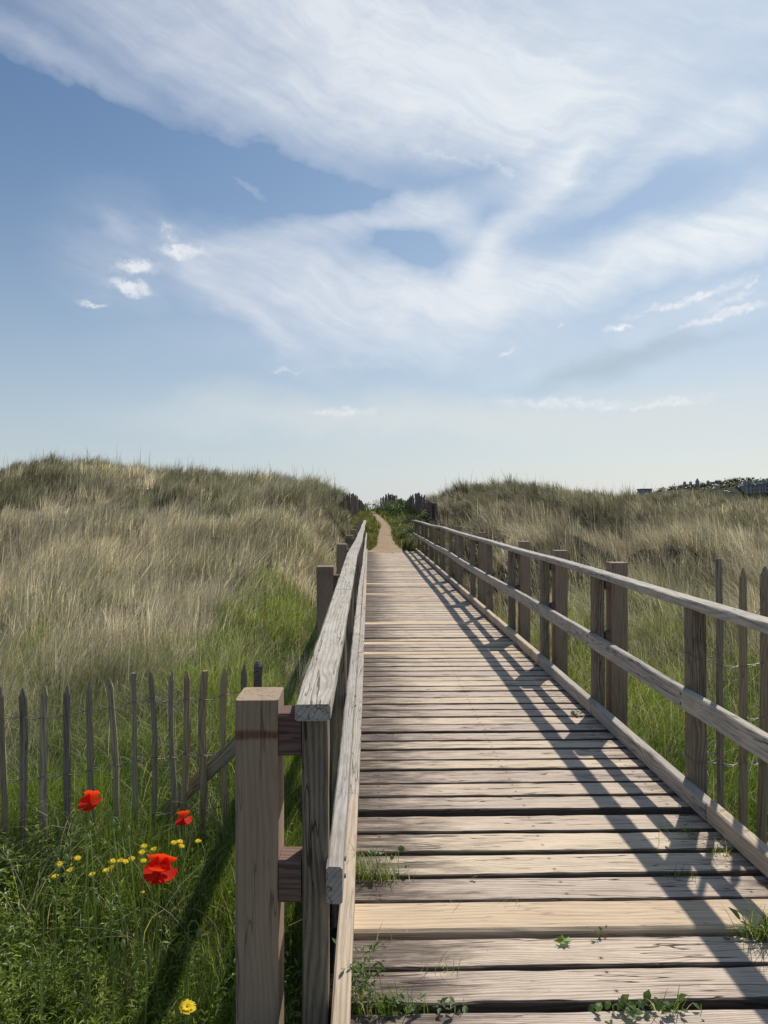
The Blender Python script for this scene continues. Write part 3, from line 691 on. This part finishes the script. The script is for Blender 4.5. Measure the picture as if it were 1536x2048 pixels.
def meadow():
    parts = []
    def zone(n, x0, x1, y0, y1, dens):
        x = RNG.uniform(x0, x1, n); y = RNG.uniform(y0, y1, n)
        k = (RNG.random(n) < dens(x, y)) & clear(x, y, -.02) & (np.abs(x) < y * .62 + .6)
        return x[k], y[k]
    fade = lambda x, y: np.clip((4.0 / np.maximum(y, 2)) ** 1.2, 0, 1) * (1 - sst(np.where(x < -2, 6.0, 10.0), np.where(x < -2, 9.5, 14), y) * .97)
    a = zone(330000, -7, -.2, 2.0, 13, fade); b = zone(230000, 1.7, 8.5, 2.2, 13, fade); c = zone(60000, -2.2, 4.0, 24.0, 40, lambda x, y: 1.0 * (x - pathx(y) < 2.0) * (x - pathx(y) > -1.25) * .9)
    x = np.concatenate([a[0], b[0], c[0]]); y = np.concatenate([a[1], b[1], c[1]]); N = len(x)
    z = height(x, y); cl = fbm(x * 1.6, y * 1.6, 120, 3); tuft = fbm(x * 5, y * 5, 130, 2)
    L = (.16 + .30 * cl * tuft * 2) * RNG.uniform(.6, 1.35, N) * np.where((y < 3.6) & (x < 0), .72, 1) * np.where(y > 24, .8, 1)
    W = np.maximum(.0032, .00075 * y) * RNG.uniform(.7, 1.5, N)
    an = RNG.uniform(0, 2 * math.pi, N); dv = np.stack([np.cos(an), np.sin(an)], 1) * .8 + np.array((.25, -.05))
    bend = np.clip(RNG.normal(.55, .28, N), .05, 1.2)
    k = sst(.35, .65, cl)[:, None]; c_ = (DARKG * (1 - k) + LIME * k) * RNG.uniform(.6, 1.35, N)[:, None]
    dry = RNG.random(N) < np.clip(.05 + .20 * sst(4.5, 9, y), 0, .5) * np.where(y > 24, .3, 1)
    c_ = np.where((y > 24)[:, None], c_ * np.array((.75, .62, .75)), c_)
    c_[dry] = (STRAW * .8) * RNG.uniform(.6, 1.1, dry.sum())[:, None]
    tag(blades('meadow_grass', np.stack([x, y, z - .02], 1), L, W, dv, bend, c_, M['grass']), 'lush green grass filling the low ground beside the boardwalk', 'grass', kind='stuff')
meadow()

# arching pale lyme-grass blades round the fence
def arching():
    N0 = 520; x = np.concatenate([RNG.uniform(-4.5, -.5, N0), RNG.uniform(2.0, 5.0, 260)]); y = np.concatenate([RNG.uniform(3.2, 8, N0), RNG.uniform(3.6, 9, 260)])
    x = np.repeat(x, 7); y = np.repeat(y, 7); N = len(x); x = x + RNG.normal(0, .03, N); y = y + RNG.normal(0, .03, N)
    k = clear(x, y, .03); x, y = x[k], y[k]; N = len(x)
    an = RNG.uniform(0, 2 * math.pi, N); dv = np.stack([np.cos(an), np.sin(an)], 1)
    c = np.where(RNG.random(N)[:, None] < .5, np.array((.22,.27,.18)), np.array((.42,.38,.24))) * RNG.uniform(.7, 1.2, N)[:, None]
    tag(blades('arching_grass', np.stack([x, y, height(x, y)], 1), RNG.uniform(.3, .62, N), np.full(N, .0052), dv, np.clip(RNG.normal(.95, .25, N), .3, 1.5), c, M['grass'], ts=(0, .2, .4, .6, .8, 1)),
        'long pale blades arching out of the green grass near the paling fences', 'grass', kind='stuff')
arching()

# leafy weeds: many narrow divided leaves on stems, foreground left and beside the rails
def leaf_faces(V, Fl, Cn, C, p, d, ln, wd, col, lob=0):
    d = d.normalized(); s = d.cross(Vector((0, 0, 1)));
    if s.length < .1: s = Vector((1, 0, 0))
    s.normalize(); up = s.cross(d); b = len(V)
    pts = [(0, 0, 0), (.28, .42, .05), (.6, .5, .07), (1, 0, -.12), (.6, -.5, .07), (.28, -.42, .05), (.5, 0, .0)]
    for t, q, h in pts: V.append(p + d * (t * ln) + s * (q * wd) + up * (h * ln))
    Fl += [b, b+1, b+6, b, b+6, b+5, b+1, b+2, b+6, b+6, b+4, b+5, b+2, b+3, b+6, b+6, b+3, b+4]; Cn += [3] * 6; C += [col] * 7
def weeds(name, spots, label, hgt=(.12, .32), leaf=(.03, .07), wid=.28, cols=((.08,.135,.032), (.21,.28,.05)), nst=(3, 6), nl=(8, 15)):
    V, Fl, Cn, C = [], [], [], []
    for (x, y) in spots:
        z = float(height(x, y)); ct = random.random(); base = Vector(cols[0]).lerp(Vector(cols[1]), ct) * random.uniform(.8, 1.2)
        for s in range(random.randint(*nst)):
            a = random.uniform(0, 6.28); H = random.uniform(*hgt); ln = Vector((math.cos(a), math.sin(a), 0)) * H * random.uniform(.1, .5)
            p0 = Vector((x, y, z)); n_ = random.randint(*nl)
            for i in range(n_):
                t = (i + 1) / n_; p = p0 + ln * t ** 1.5 + Vector((0, 0, H * t)); b = i * 2.4 + random.random()
                dd = Vector((math.cos(b), math.sin(b), random.uniform(.1, .9) * (.4 + t)))
                col = tuple(base * random.uniform(.75, 1.3)); l = random.uniform(*leaf) * (1.15 - .5 * t)
                leaf_faces(V, Fl, Cn, C, p, dd, l, l * wid * random.uniform(.7, 1.3), col)
    me = np_mesh(name, [tuple(v) for v in V], Fl, Cn, colors=np.array(C)); return tag(link(name, me, M['leaf']), label, 'weeds', kind='stuff')
sp = []
while len(sp) < 240:
    x = random.uniform(-2.3, -.27); y = random.uniform(2.05, 4.3)
    if abs(x) < y * .6 + .1 and random.random() < (1.0 if y < 2.9 else .12) * max(0, 2.2 * float(fbm(x * 2.2, y * 2.2, 7)) - .5): sp.append((x, y))
weeds('leafy_weeds', sp, 'dense leafy green weeds in the near left corner below the poppies', (.10, .28), (.018, .060), .20, ((.10,.15,.03), (.25,.30,.05)))
sp = []
while len(sp) < 70:
    x = random.uniform(-2.2, -.3); y = random.uniform(2.1, 4.0)
    if abs(x) < y * .6 + .1 and float(fbm(x * 2, y * 2, 19)) > .42: sp.append((x, y))
weeds('broad_weeds', sp, 'brighter broad-leaved plants and divided leaves between the poppies and the thick post', (.14, .36), (.03, .075), .24, ((.11,.17,.035), (.27,.33,.055)), (2, 5), (8, 14))
sp = []
while len(sp) < 420:
    x = random.uniform(-1.6, 3.4); y = random.uniform(24.9, 38)
    dd = abs(x - float(pathx(y))) - float(np.interp(y, PYs, PWs))
    if 0.05 < dd < (1.5 if x > pathx(y) else .45) and (x > pathx(y) or random.random() < .5): sp.append((x, y))
weeds('path_weeds', sp, 'dark green leafy plants lining both edges of the sandy path', (.08, .32), (.035, .08), .34, ((.05,.075,.025), (.11,.15,.045)))

def shrub(px, py, d, r, label):
    c = at(px, py, d); gz = float(height(c.x, c.y)); t = empty('shrub', (c.x, c.y, gz), label, 'shrub', 'dark shrubs right of the sandy path'); V, Fl, Cn, C = [], [], [], []
    lobes = [Vector((random.gauss(0, .45), random.gauss(0, .45), random.uniform(-.5, .35))) * r for _ in range(7)]
    for i in range(1500):
        l = random.choice(lobes); v = l + Vector((random.gauss(0, 1), random.gauss(0, 1), random.gauss(0, 1))).normalized() * r * .5 * random.random() ** .35
        if c.z + v.z < gz: continue
        col = tuple(Vector((.045,.070,.026)) * random.uniform(.6, 1.7)); leaf_faces(V, Fl, Cn, C, v, Vector((random.gauss(0, 1), random.gauss(0, 1), random.gauss(.6, 1))), r * .14, r * .05, col)
    link('crown', np_mesh('crown', [tuple(v) for v in V], Fl, Cn, colors=np.array(C)), M['leaf'], t, c)
    for l in lobes[:4]:
        mb = MB(); mb.tube([(0, 0, gz - c.z - .05), l * .4 + Vector((0, 0, (gz - c.z) * .4)), l], [r*.05, r*.035, r*.012], 5); mb.build('stem', M['dark_wood'], t, c)
for q in [(768,1018,37,.62,'dark green shrub beside the very top of the sandy path'),(796,1014,35.5,.75,'dark shrub under the left hump of the long paling fence'),(828,1020,33,.7,'dark shrub at the middle of the long paling fence'),
          (790,1052,31,.50,'low dark shrub halfway up the right side of the sandy path'),(850,1040,29,.6,'straggly shrub at the near end of the long paling fence'),(815,1078,27.2,.42,'small dark shrub at the right of the foot of the path')]: shrub(*q)

# ------------------------------------------------------------------ poppies, buds and yellow flowers
STEM = (.20, .27, .10)
def stem_curve(p0, p1, sway=.03, n=8, hook=0.0):
    p0, p1 = Vector(p0), Vector(p1); a = random.uniform(0, 6.28); s = Vector((math.cos(a), math.sin(a), 0)) * sway
    return [p0.lerp(p1, i / n) + s * math.sin(math.pi * i / n) for i in range(n + 1)]
def petal_cup(mb, c, ang, tilt, size, open_, seed, wave=.07):
    """one rounded, crumpled petal as a fan grid"""
    n, m = 8, 10; vs = []
    ax = Vector((math.cos(ang), math.sin(ang), 0)); s = Vector((-math.sin(ang), math.cos(ang), 0)); up = Vector((0, 0, 1))
    for i in range(n + 1):
        r = i / n
        for j in range(m + 1):
            q = (j / m - .5) * 2; wdt = math.sin(min(r * 1.25, 1) * math.pi / 2) * size * .78
            rr = r * (1 - .22 * q * q * r)
            out = size * (rr * math.cos(open_ * r)); hh = size * rr * math.sin(open_ * (1.15 - .35 * r))
            ruf = (float(vn(q * 4 + 9, r * 3, seed)) - .5) * 2 * wave * size * r * r
            vs.append(c + ax * (out + ruf * .5) + s * (q * wdt) + up * (hh + ruf + .14 * size * q * q * r))
    fs = [(i*(m+1)+j, i*(m+1)+j+1, (i+1)*(m+1)+j+1, (i+1)*(m+1)+j) for i in range(n) for j in range(m)]
    rot = Matrix.Rotation(tilt[0], 4, 'X') @ Matrix.Rotation(tilt[1], 4, 'Y')
    mb.add([c + (rot.to_3x3() @ (v - c)) for v in vs], fs)
def poppy(px, py, d, size, label, tilt, seed, petals):
    c = at(px, py, d); gz = float(height(c.x, c.y)); t = empty('poppy', (c.x, c.y, gz), label, 'poppy', 'red poppies in front of the paling fence')
    mb = MB(); pts = stem_curve((c.x + random.uniform(-.04, .04), c.y + .02, gz), c - Vector((0, 0, size * .1)), .02); mb.tube(pts, .0022, 6, STEM); mb.build('stem', M['leaf'], t, smooth=True)
    for (a, op, sc) in petals:
        mb = MB(); petal_cup(mb, Vector((0, 0, 0)), a, tilt, size * sc, op, seed + int(a * 10)); mb.build('petal', M['petal'], t, c, True)
    mb = MB(); mb.tube([(0,0,-.006),(0,0,0),(0,0,.006)], [.002,.004,.002], 8, (.12,.16,.06)); mb.build('seed_capsule', M['leaf'], t, c)
poppy(181, 1608, 3.0, .050, 'red poppy with spread ragged petals, standing tallest against the fence', (.1, -.25), 11, [(3.3, .05, 1.05), (-.15, .15, .95), (4.9, -.3, .85), (1.2, 1.15, 1.15), (2.2, .9, .95)])
poppy(367, 1638, 3.5, .044, 'small crimson poppy drooping in front of the brace', (.15, -.1), 33, [(0, -.45, 1.0), (3.2, -.4, 1.0), (1.57, 1.3, .95), (4.7, -.6, .8)])
poppy(319, 1746, 2.7, .056, 'big scarlet poppy with a full cup of petals, nearest the yellow flowers', (.12, .08), 55, [(4.7, -.25, .95), (3.6, -.1, 1.05), (5.9, -.05, 1.1), (1.57, 1.2, 1.3), (.6, 1.05, 1.1), (2.6, 1.05, 1.1), (4.7, 1.35, .85)])

def bud(px, py, d, label, nod=True, size=.010):
    c = at(px, py, d); gz = float(height(c.x, c.y)); t = empty('poppy_bud', (c.x, c.y, gz), label, 'flower bud', 'hairy green poppy buds among the weeds')
    s = random.choice((-1, 1)); H = c.z - gz; mb = MB()
    base = Vector((c.x + s * random.uniform(.02, .06), c.y, gz))
    if nod:
        a = Vector((s * .035, 0, .03)); pts = [base, base.lerp(c + a, .5), c + a, c + Vector((s * .026, 0, .047)), c + Vector((s * .010, 0, .046)), c + Vector((0, 0, .030)), c + Vector((0, 0, size))]
    else: pts = [base, base.lerp(c, .5) + Vector((.008, 0, 0)), c - Vector((0, 0, size))]
    mb.tube(pts, .0022, 5, (.24,.30,.13)); mb.build('stem', M['leaf'], t, smooth=True)
    mb = MB(); r = size * .62; mb.tube([(0,0,-size*1.35),(0,0,-size),(0,0,-size*.3),(0,0,size*.5),(0,0,size*1.2)], [r*.15,r*.65,r,r*.85,r*.25], 8, (.25,.30,.16)); mb.build('bud', M['leaf'], t, c, True)
for (px, py, d, nod, lab) in [(227,1646,2.85,0,'upright fat poppy bud just right of the tallest poppy'),(237,1658,2.85,1,'nodding poppy bud hanging close behind the fat upright bud'),(180,1650,2.85,0,'slim upright poppy bud directly beneath the tallest poppy'),
        (176,1676,2.8,0,'small poppy bud low under the tallest poppy'),(257,1660,2.8,0,'thin upright bud between the tallest and the biggest poppy'),(107,1800,2.6,1,'nodding bud on a hooked stem left of the yellow flowers'),(133,1716,2.75,1,'nodding bud on a hooked stem above the leftmost yellow flowers'),
        (195,1802,2.6,1,'nodding poppy bud below the row of yellow flowers'),(246,1888,2.5,1,'large nodding bud low in the weeds under the biggest poppy'),(60,1932,2.45,1,'nodding bud in the weeds near the left edge of the view'),
        (148,1990,2.4,1,'nodding bud lowest in the weeds, left of the dandelion'),(273,1950,2.4,1,'nodding bud up and left of the dandelion'),(397,1868,2.5,1,'nodding bud beside the thick rust-stained post')]:
    bud(px, py, d, lab, bool(nod), random.uniform(.012, .015))
def yellow(px, py, d, label, size=.0135, name='hawkweed_flower', cat='flower', n=18, group='small yellow flowers below the fence'):
    size *= 1.2; c = at(px, py, d); gz = float(height(c.x, c.y)); t = empty(name, (c.x, c.y, gz), label, cat, group)
    mb = MB(); mb.tube(stem_curve((c.x + random.uniform(-.02, .02), c.y, gz), c - Vector((0, 0, .003)), .01), .0012, 5, STEM)
    mb.build('stem', M['leaf'], t, smooth=True)
    mb = MB(); tx, ty = random.uniform(.05, .35), random.uniform(-.3, .3); rot = Matrix.Rotation(tx, 3, 'X') @ Matrix.Rotation(ty, 3, 'Y')
    for ring in range(2):
        for k in range(n):
            a = 2 * math.pi * (k + ring * .5) / n + random.uniform(-.08, .08); r = size * (1 - .35 * ring) * random.uniform(.82, 1.08); w = size * .09
            ax = Vector((math.cos(a), math.sin(a), 0)); s = Vector((-math.sin(a), math.cos(a), 0)); lift = size * (.02 + .16 * ring)
            mb.add([rot @ v for v in (ax * size * .1, ax * r * .55 + s * w + Vector((0,0,lift*.6)), ax * r + s * w * .7 + Vector((0,0,lift)), ax * r - s * w * .7 + Vector((0,0,lift)), ax * r * .55 - s * w + Vector((0,0,lift*.6)))], [(0,1,2,3,4)])
    mb.build('flower_head', M['yellow'], t, c)
YF = [(118,1728,'at the upper left of the leftmost cluster'),(110,1752,'lowest and leftmost of them all'),(139,1740,'on the right of the leftmost cluster'),(155,1716,'alone above the leftmost cluster'),(184,1748,'alone midway along the lower row'),
      (212,1741,'left one of the touching pair in the lower row'),(222,1735,'right one of the touching pair in the lower row'),(225,1722,'leftmost in the upper row of four'),(240,1721,'second from the left in the upper row of four'),
      (251,1723,'third from the left in the upper row of four'),(264,1717,'rightmost in the upper row of four'),(287,1721,'touching the left side of the biggest poppy'),(284,1704,'just above the one beside the biggest poppy'),
      (288,1692,'topmost of the three above the biggest poppy'),(307,1698,'right one of the three above the biggest poppy'),(348,1685,'leftmost of the group right of the small crimson poppy stem'),(360,1683,'upper middle of the group under the small crimson poppy'),
      (363,1692,'lowest of the group under the small crimson poppy'),(396,1682,'rightmost of them all, nearest the thick post'),(285,1784,'lone half-closed one below the biggest poppy')]
for px, py, lab in YF: yellow(px, py, 3.0 if py > 1700 else 3.15, 'small yellow flower ' + lab, .013 if py != 1784 else .008)
yellow(374, 2014, 2.3, 'single large yellow dandelion low in the weeds beside the thick post', .024, 'dandelion', 'flower', 34, None)

# ------------------------------------------------------------------ growth on the deck
def tuft(px, py, n, L, label, spread=.06, lean=(0, 0), name='grass_tuft', wd=.0035, dark=0):
    r = ray(px, py); k = -CAMZ / r.z; c = Vector((0, 0, CAMZ)) + r * k; N = n
    b = np.stack([c.x + RNG.normal(0, spread, N), c.y + RNG.normal(0, .012, N), np.full(N, -.02)], 1)
    an = RNG.uniform(0, 2 * math.pi, N); dv = np.stack([np.cos(an), np.sin(an)], 1) + np.array(lean)
    col = (DARKG * .5 + LIME * .5) * RNG.uniform(.7, 1.4, N)[:, None]; dry = RNG.random(N) < .15; col[dry] = STRAW * .8
    o = blades(name, b - np.array((c.x, c.y, 0)), RNG.uniform(.45, 1.1, N) * L, np.full(N, wd), dv, np.clip(RNG.normal(.6, .25, N), .1, 1.2), col, M['grass'], ts=(0, .25, .5, .75, 1))
    o.location = (c.x, c.y, 0); return tag(o, label, 'grass tuft', 'grass tufts growing between the planks')
tuft(752, 1762, 150, .17, 'bushy grass tuft against the left kerb, casting a spiky shadow', .055)
tuft(712, 1756, 80, .19, 'grass leaning over the left kerb beside the end of the middle rail', .03, (-.4, 0))
tuft(790, 1475, 14, .06, 'tiny weed sprig between planks, farther up the deck on the left', .015)
tuft(915, 1815, 7, .09, 'few thin blades left of centre in the gap above the fresh yellow plank', .012, (-.6, 0))
tuft(1012, 1815, 14, .07, 'sparse row of blades at centre in the gap above the fresh yellow plank', .05)
tuft(780, 1878, 6, .10, 'three or four upright stalks at the near edge of the yellow plank', .03)
tuft(880, 1943, 12, .11, 'wispy bent blades in the second gap from the bottom', .03)
tuft(1440, 1710, 40, .12, 'green tuft in shade against the right kerb', .03)
tuft(1360, 1672, 26, .14, 'loose thin blades in the rail shadow on the right', .05, (-.3, 0), wd=.0025)
tuft(1362, 1758, 16, .10, 'sparse blades crossing the rail shadow near the right kerb', .05)
tuft(1530, 1880, 120, .19, 'large dark tuft at the right-hand end of the fresh yellow plank', .04, (-.35, -.1), wd=.0045)
tuft(745, 2022, 85, .15, 'grass clump at the bottom left corner of the deck', .06)
tuft(1340, 2024, 14, .10, 'thin blades in the nearest gap, right of centre', .03)
def plant(px, py, n, size, label, spread=.05, wid=.45, hgt=.07, cols=((.05,.10,.025), (.11,.17,.04))):
    n = int(n * .7); r = ray(px, py); c = Vector((0, 0, CAMZ)) + r * (-CAMZ / r.z); V, Fl, Cn, C = [], [], [], []
    for i in range(n):
        a = random.uniform(0, 6.28); p = Vector((random.gauss(0, spread), random.gauss(0, .012), random.uniform(-.015, hgt)))
        col = tuple(Vector(cols[0]).lerp(Vector(cols[1]), random.random())); l = size * random.uniform(.6, 1.2)
        leaf_faces(V, Fl, Cn, C, p, Vector((math.cos(a), math.sin(a), random.uniform(0, 1.1))), l, l * wid, col)
    for i in range(max(1, n // 9)):
        x = random.gauss(0, spread)
        b = len(V)
        for q in ((x-.0015,0,-.02),(x+.0015,0,-.02),(x+.001,.004,hgt),(x-.001,.004,hgt)): V.append(Vector(q)); C.append(cols[1])
        Fl += [b, b+1, b+2, b+3]; Cn.append(4)
    b = len(V); w_ = spread * 2.6
    for q in ((-w_,-.003,-.012),(w_,-.003,-.012),(w_,.003,-.006),(-w_,.003,-.006)): V.append(Vector(q)); C.append(cols[0])
    Fl += [b, b+1, b+2, b+3]; Cn.append(4)
    o = link('weed', np_mesh('weed', [tuple(v) for v in V], Fl, Cn, colors=np.array(C)), M['leaf'], None, (c.x, c.y, 0)); return tag(o, label, 'weed', 'leafy weeds growing between the planks')
plant(770, 1748, 26, .028, 'clover-like leaves among the bushy tuft by the left kerb', .05, .8, .10)
plant(728, 1945, 50, .032, 'leafy weed spreading from the left kerb below the yellow plank', .035, .42, .09)
plant(790, 2024, 90, .034, 'low line of grey-green leaves filling the nearest gap on the left', .085, .45, .035)
plant(722, 2000, 64, .036, 'tall leafy weed against the left kerb at the bottom of the view', .035, .34, .11)
plant(900, 2026, 12, .035, 'small grey-green rosette at the right end of the nearest leafy gap', .015, .45, .03, ((.12,.16,.09), (.16,.20,.11)))
plant(1290, 2026, 70, .034, 'row of low dark leaves in the nearest gap right of centre', .09, .6, .022)
plant(1207, 1880, 14, .022, 'tiny dark seedling against the front edge of the fresh yellow plank', .012, .4, .035)
plant(1150, 1432, 16, .045, 'small green leafy sprig on the boards in the rail shadow', .02, .5, .03)
plant(1495, 1870, 30, .045, 'broad leaves at the foot of the large dark tuft on the right', .05, .5, .06)
plant(1340, 1690, 14, .03, 'few small leaves under the loose blades in the rail shadow', .05, .5, .06)
def fallen(px, py, size, label, col):
    r = ray(px, py); c = Vector((0, 0, CAMZ)) + r * (-(CAMZ - .012) / r.z); mb = MB(); pts = [Vector((0, 0, .004))]
    n = 16
    for i in range(n):
        a = 2 * math.pi * i / n; rr = size * (1 if i % 2 == 0 else .62) * random.uniform(.8, 1.1); pts.append(Vector((math.cos(a) * rr, math.sin(a) * rr * .7, random.uniform(0, .014))))
    mb.add(pts, [(0, 1 + i, 1 + (i + 1) % n) for i in range(n)], col); return tag(mb.build('leaf', M['leaf'], None, c), label, 'leaf')
fallen(1127, 1884, .032, 'curled bright green lobed leaf on the boards below the yellow plank', (.13,.22,.03))
fallen(1265, 2030, .030, 'pale lobed leaf lying over the nearest gap', (.20,.26,.14))
fallen(948, 1755, .016, 'small dead curled leaf in the gap near the middle', (.12,.10,.07))

# tall single seed stalks on the crests
def stalks():
    xs, ys = [], []
    for _ in range(420):
        px = random.choice((random.uniform(820, 1536), random.uniform(0, 700))) if random.random() < .9 else random.uniform(900, 1100); d = random.uniform(26, 34); r = ray(px, 980); xs.append(r.x / r.y * d); ys.append(d)
    x = np.array(xs); y = np.array(ys); k = clear(x, y, .5); x, y = x[k], y[k]; N = len(x)
    an = RNG.uniform(0, 6.28, N); dv = np.stack([np.cos(an), np.sin(an)], 1)
    tag(blades('seed_stalks', np.stack([x, y, height(x, y)], 1), RNG.uniform(.8, 1.25, N), np.full(N, .016), dv, RNG.uniform(.05, .4, N), np.tile(np.array((.25,.22,.12)), (N, 1)), M['marram']),
        'thin seed stalks standing up along the dune crests', 'grass', kind='stuff')
stalks()

# ------------------------------------------------------------------ far town on the hill
def house(px0, px1, py_top, py_base, d, label, gables=1, chim=(), floors=2, tower=None, flat=False, depth=10):
    a, b = at(px0, py_base, d), at(px1, py_base, d); top = at(px0, py_top, d).z; z0 = a.z - 4; x0, x1 = a.x, b.x; w = x1 - x0
    t = empty('stone_house', ((x0 + x1) / 2, d, z0), label, 'house')
    wz = top - (0 if flat else min(w * .25, (top - a.z) * .38))
    mb = MB(); mb.box(x0, x1, d, d + depth, z0, wz); mb.build('wall', M['stone'], t)
    if not flat:
        g = w / gables
        rf = MB()
        for i in range(gables):
            xa, xb = x0 + i * g, x0 + (i + 1) * g; xm = (xa + xb) / 2
            rf.add([(xa-.2,d-.3,wz),(xb+.2,d-.3,wz),(xm,d-.3,top),(xa-.2,d+depth+.3,wz),(xb+.2,d+depth+.3,wz),(xm,d+depth+.3,top)], [(0,1,2),(5,4,3),(0,2,5,3),(2,1,4,5),(0,3,4,1)])
        ro = rf.build('roof', M['slate'], t)
    else:
        rf = MB(); rf.box(x0-.3, x1+.3, d-.3, d+depth+.3, wz+.003, wz+.6); ro = rf.build('roof', M['slate'], t)
    for c in chim:
        p = at(c, py_top, d); mb = MB(); mb.box(p.x-.7, p.x+.7, d+2, d+3.6, wz, top+1.4)
        for q in (-.35, .35): mb.tube([(p.x+q, d+2.8, top+1.4), (p.x+q, d+2.8, top+2.0)], .2, 6)
        o = mb.build('chimney', M['stone'], ro)
    nw = max(2, int(w / 3)); hz = (wz - a.z)
    for f in range(floors):
        for i in range(nw):
            xc = x0 + (i + .5) * w / nw; zc = a.z + (f + .5) * hz / floors
            mb = MB(); mb.box(xc-.55, xc+.55, d-.06, d-.003, zc-min(.9, hz/floors*.32), zc+min(.9, hz/floors*.32)); mb.build('window', M['pane'], t)
    if tower:
        p = at(tower, py_top, d); mb = MB(); mb.tube([(p.x, d+1, z0), (p.x, d+1, top+1.5)], 1.3, 8); mb.tube([(p.x, d+1, top+1.5), (p.x, d+1, top+4.0)], [1.5, .1], 8); mb.build('turret', M['stone'], t)
    return t
house(1368, 1396, 968, 976, 466, 'long dark house on the skyline with a turret and two chimneys', 2, (1373, 1385), 1, 1396)
house(1286, 1304, 979, 986, 455, 'low flat block half hidden by the dune, leftmost in the far town', flat=True, floors=1)
house(1416, 1430, 966, 976, 468, 'narrow gabled house just right of the turreted one on the far skyline', 1, (1420,), 1)
house(1432, 1446, 965, 974, 472, 'square flat-topped house on the crest of the far hill', flat=True, floors=1, chim=(1437, 1443))
house(1492, 1510, 967, 990, 440, 'tall grey stone house with twin gables at the foot of the far hill', 2, (1495, 1507), 3)
house(1511, 1527, 966, 988, 441, 'grey terrace house with a single broad gable beside the twin gabled one', 1, (1519,), 3)
house(1529, 1550, 964, 990, 442, 'rightmost grey stone house of the far town, cut by the edge of the view', 2, (1533, 1545), 3)
# far trees on the ridge
def far_tree(px, py, d, r, label):
    c = at(px, py, d); t = empty('tree', (c.x, c.y, float(c.z) - r * 1.6), label, 'tree', 'trees along the far hill'); V, Fl, Cn, C = [], [], [], []
    for i in range(420):
        v = Vector((random.gauss(0, 1), random.gauss(0, 1), random.gauss(0, .8))); v = v.normalized() * r * random.random() ** .4 * (1 + .35 * math.sin(v.x * 5 + v.y * 3))
        col = tuple(Vector((.045,.06,.03)) * random.uniform(.7, 1.5)); leaf_faces(V, Fl, Cn, C, v, Vector((random.gauss(0, 1), random.gauss(0, 1), random.gauss(0, 1))), r * .3, r * .26, col)
    link('crown', np_mesh('crown', [tuple(v) for v in V], Fl, Cn, colors=np.array(C)), M['leaf'], t, c)
    mb = MB(); mb.tube([(0,0,-r*2.2),(0,0,-r*.2)], [r*.12, r*.06], 6); mb.build('trunk', M['dark_wood'], t, c)
for px, py, r, lab in [(1455,968,3.4,'dark rounded tree on the far hill right of the flat-topped house'),(1405,972,2.6,'small dark tree between the turreted and narrow houses'),(1470,964,3.0,'dark tree on the rising crest of the far hill'),
                       (1345,980,3.2,'dark tree left of the turreted house on the far hill'),(1484,966,3.8,'broad tree just left of the twin gabled house'),(1322,982,2.6,'leftmost low tree on the far hill')]:
    far_tree(px, py, 468, r, lab)

V, Fl, Cn, C = [], [], [], []
for i in range(2600):
    px = random.uniform(1300, 1620); x = at(px, 980, HD).x + random.uniform(-3, 3); y = HD + random.gauss(0, 9)
    zt = float(hill_top(x * HD / y)) * math.exp(-((y - HD) / (42 if y < HD else 260)) ** 2)
    if fbm(x * .05, y * .05, 3) < .46: continue
    v = Vector((x, y, zt + random.uniform(-1.5, 1.6))); col = tuple(Vector((.040,.050,.030)) * random.uniform(.6, 1.5))
    leaf_faces(V, Fl, Cn, C, v, Vector((random.gauss(0, 1), random.gauss(0, 1), random.gauss(0, .6))), 1.7, 1.4, col)
tag(link('scrub', np_mesh('scrub', [tuple(v) for v in V], Fl, Cn, colors=np.array(C)), M['leaf']), 'dark scrub and woodland covering the far hill on the right', 'scrub', kind='stuff')
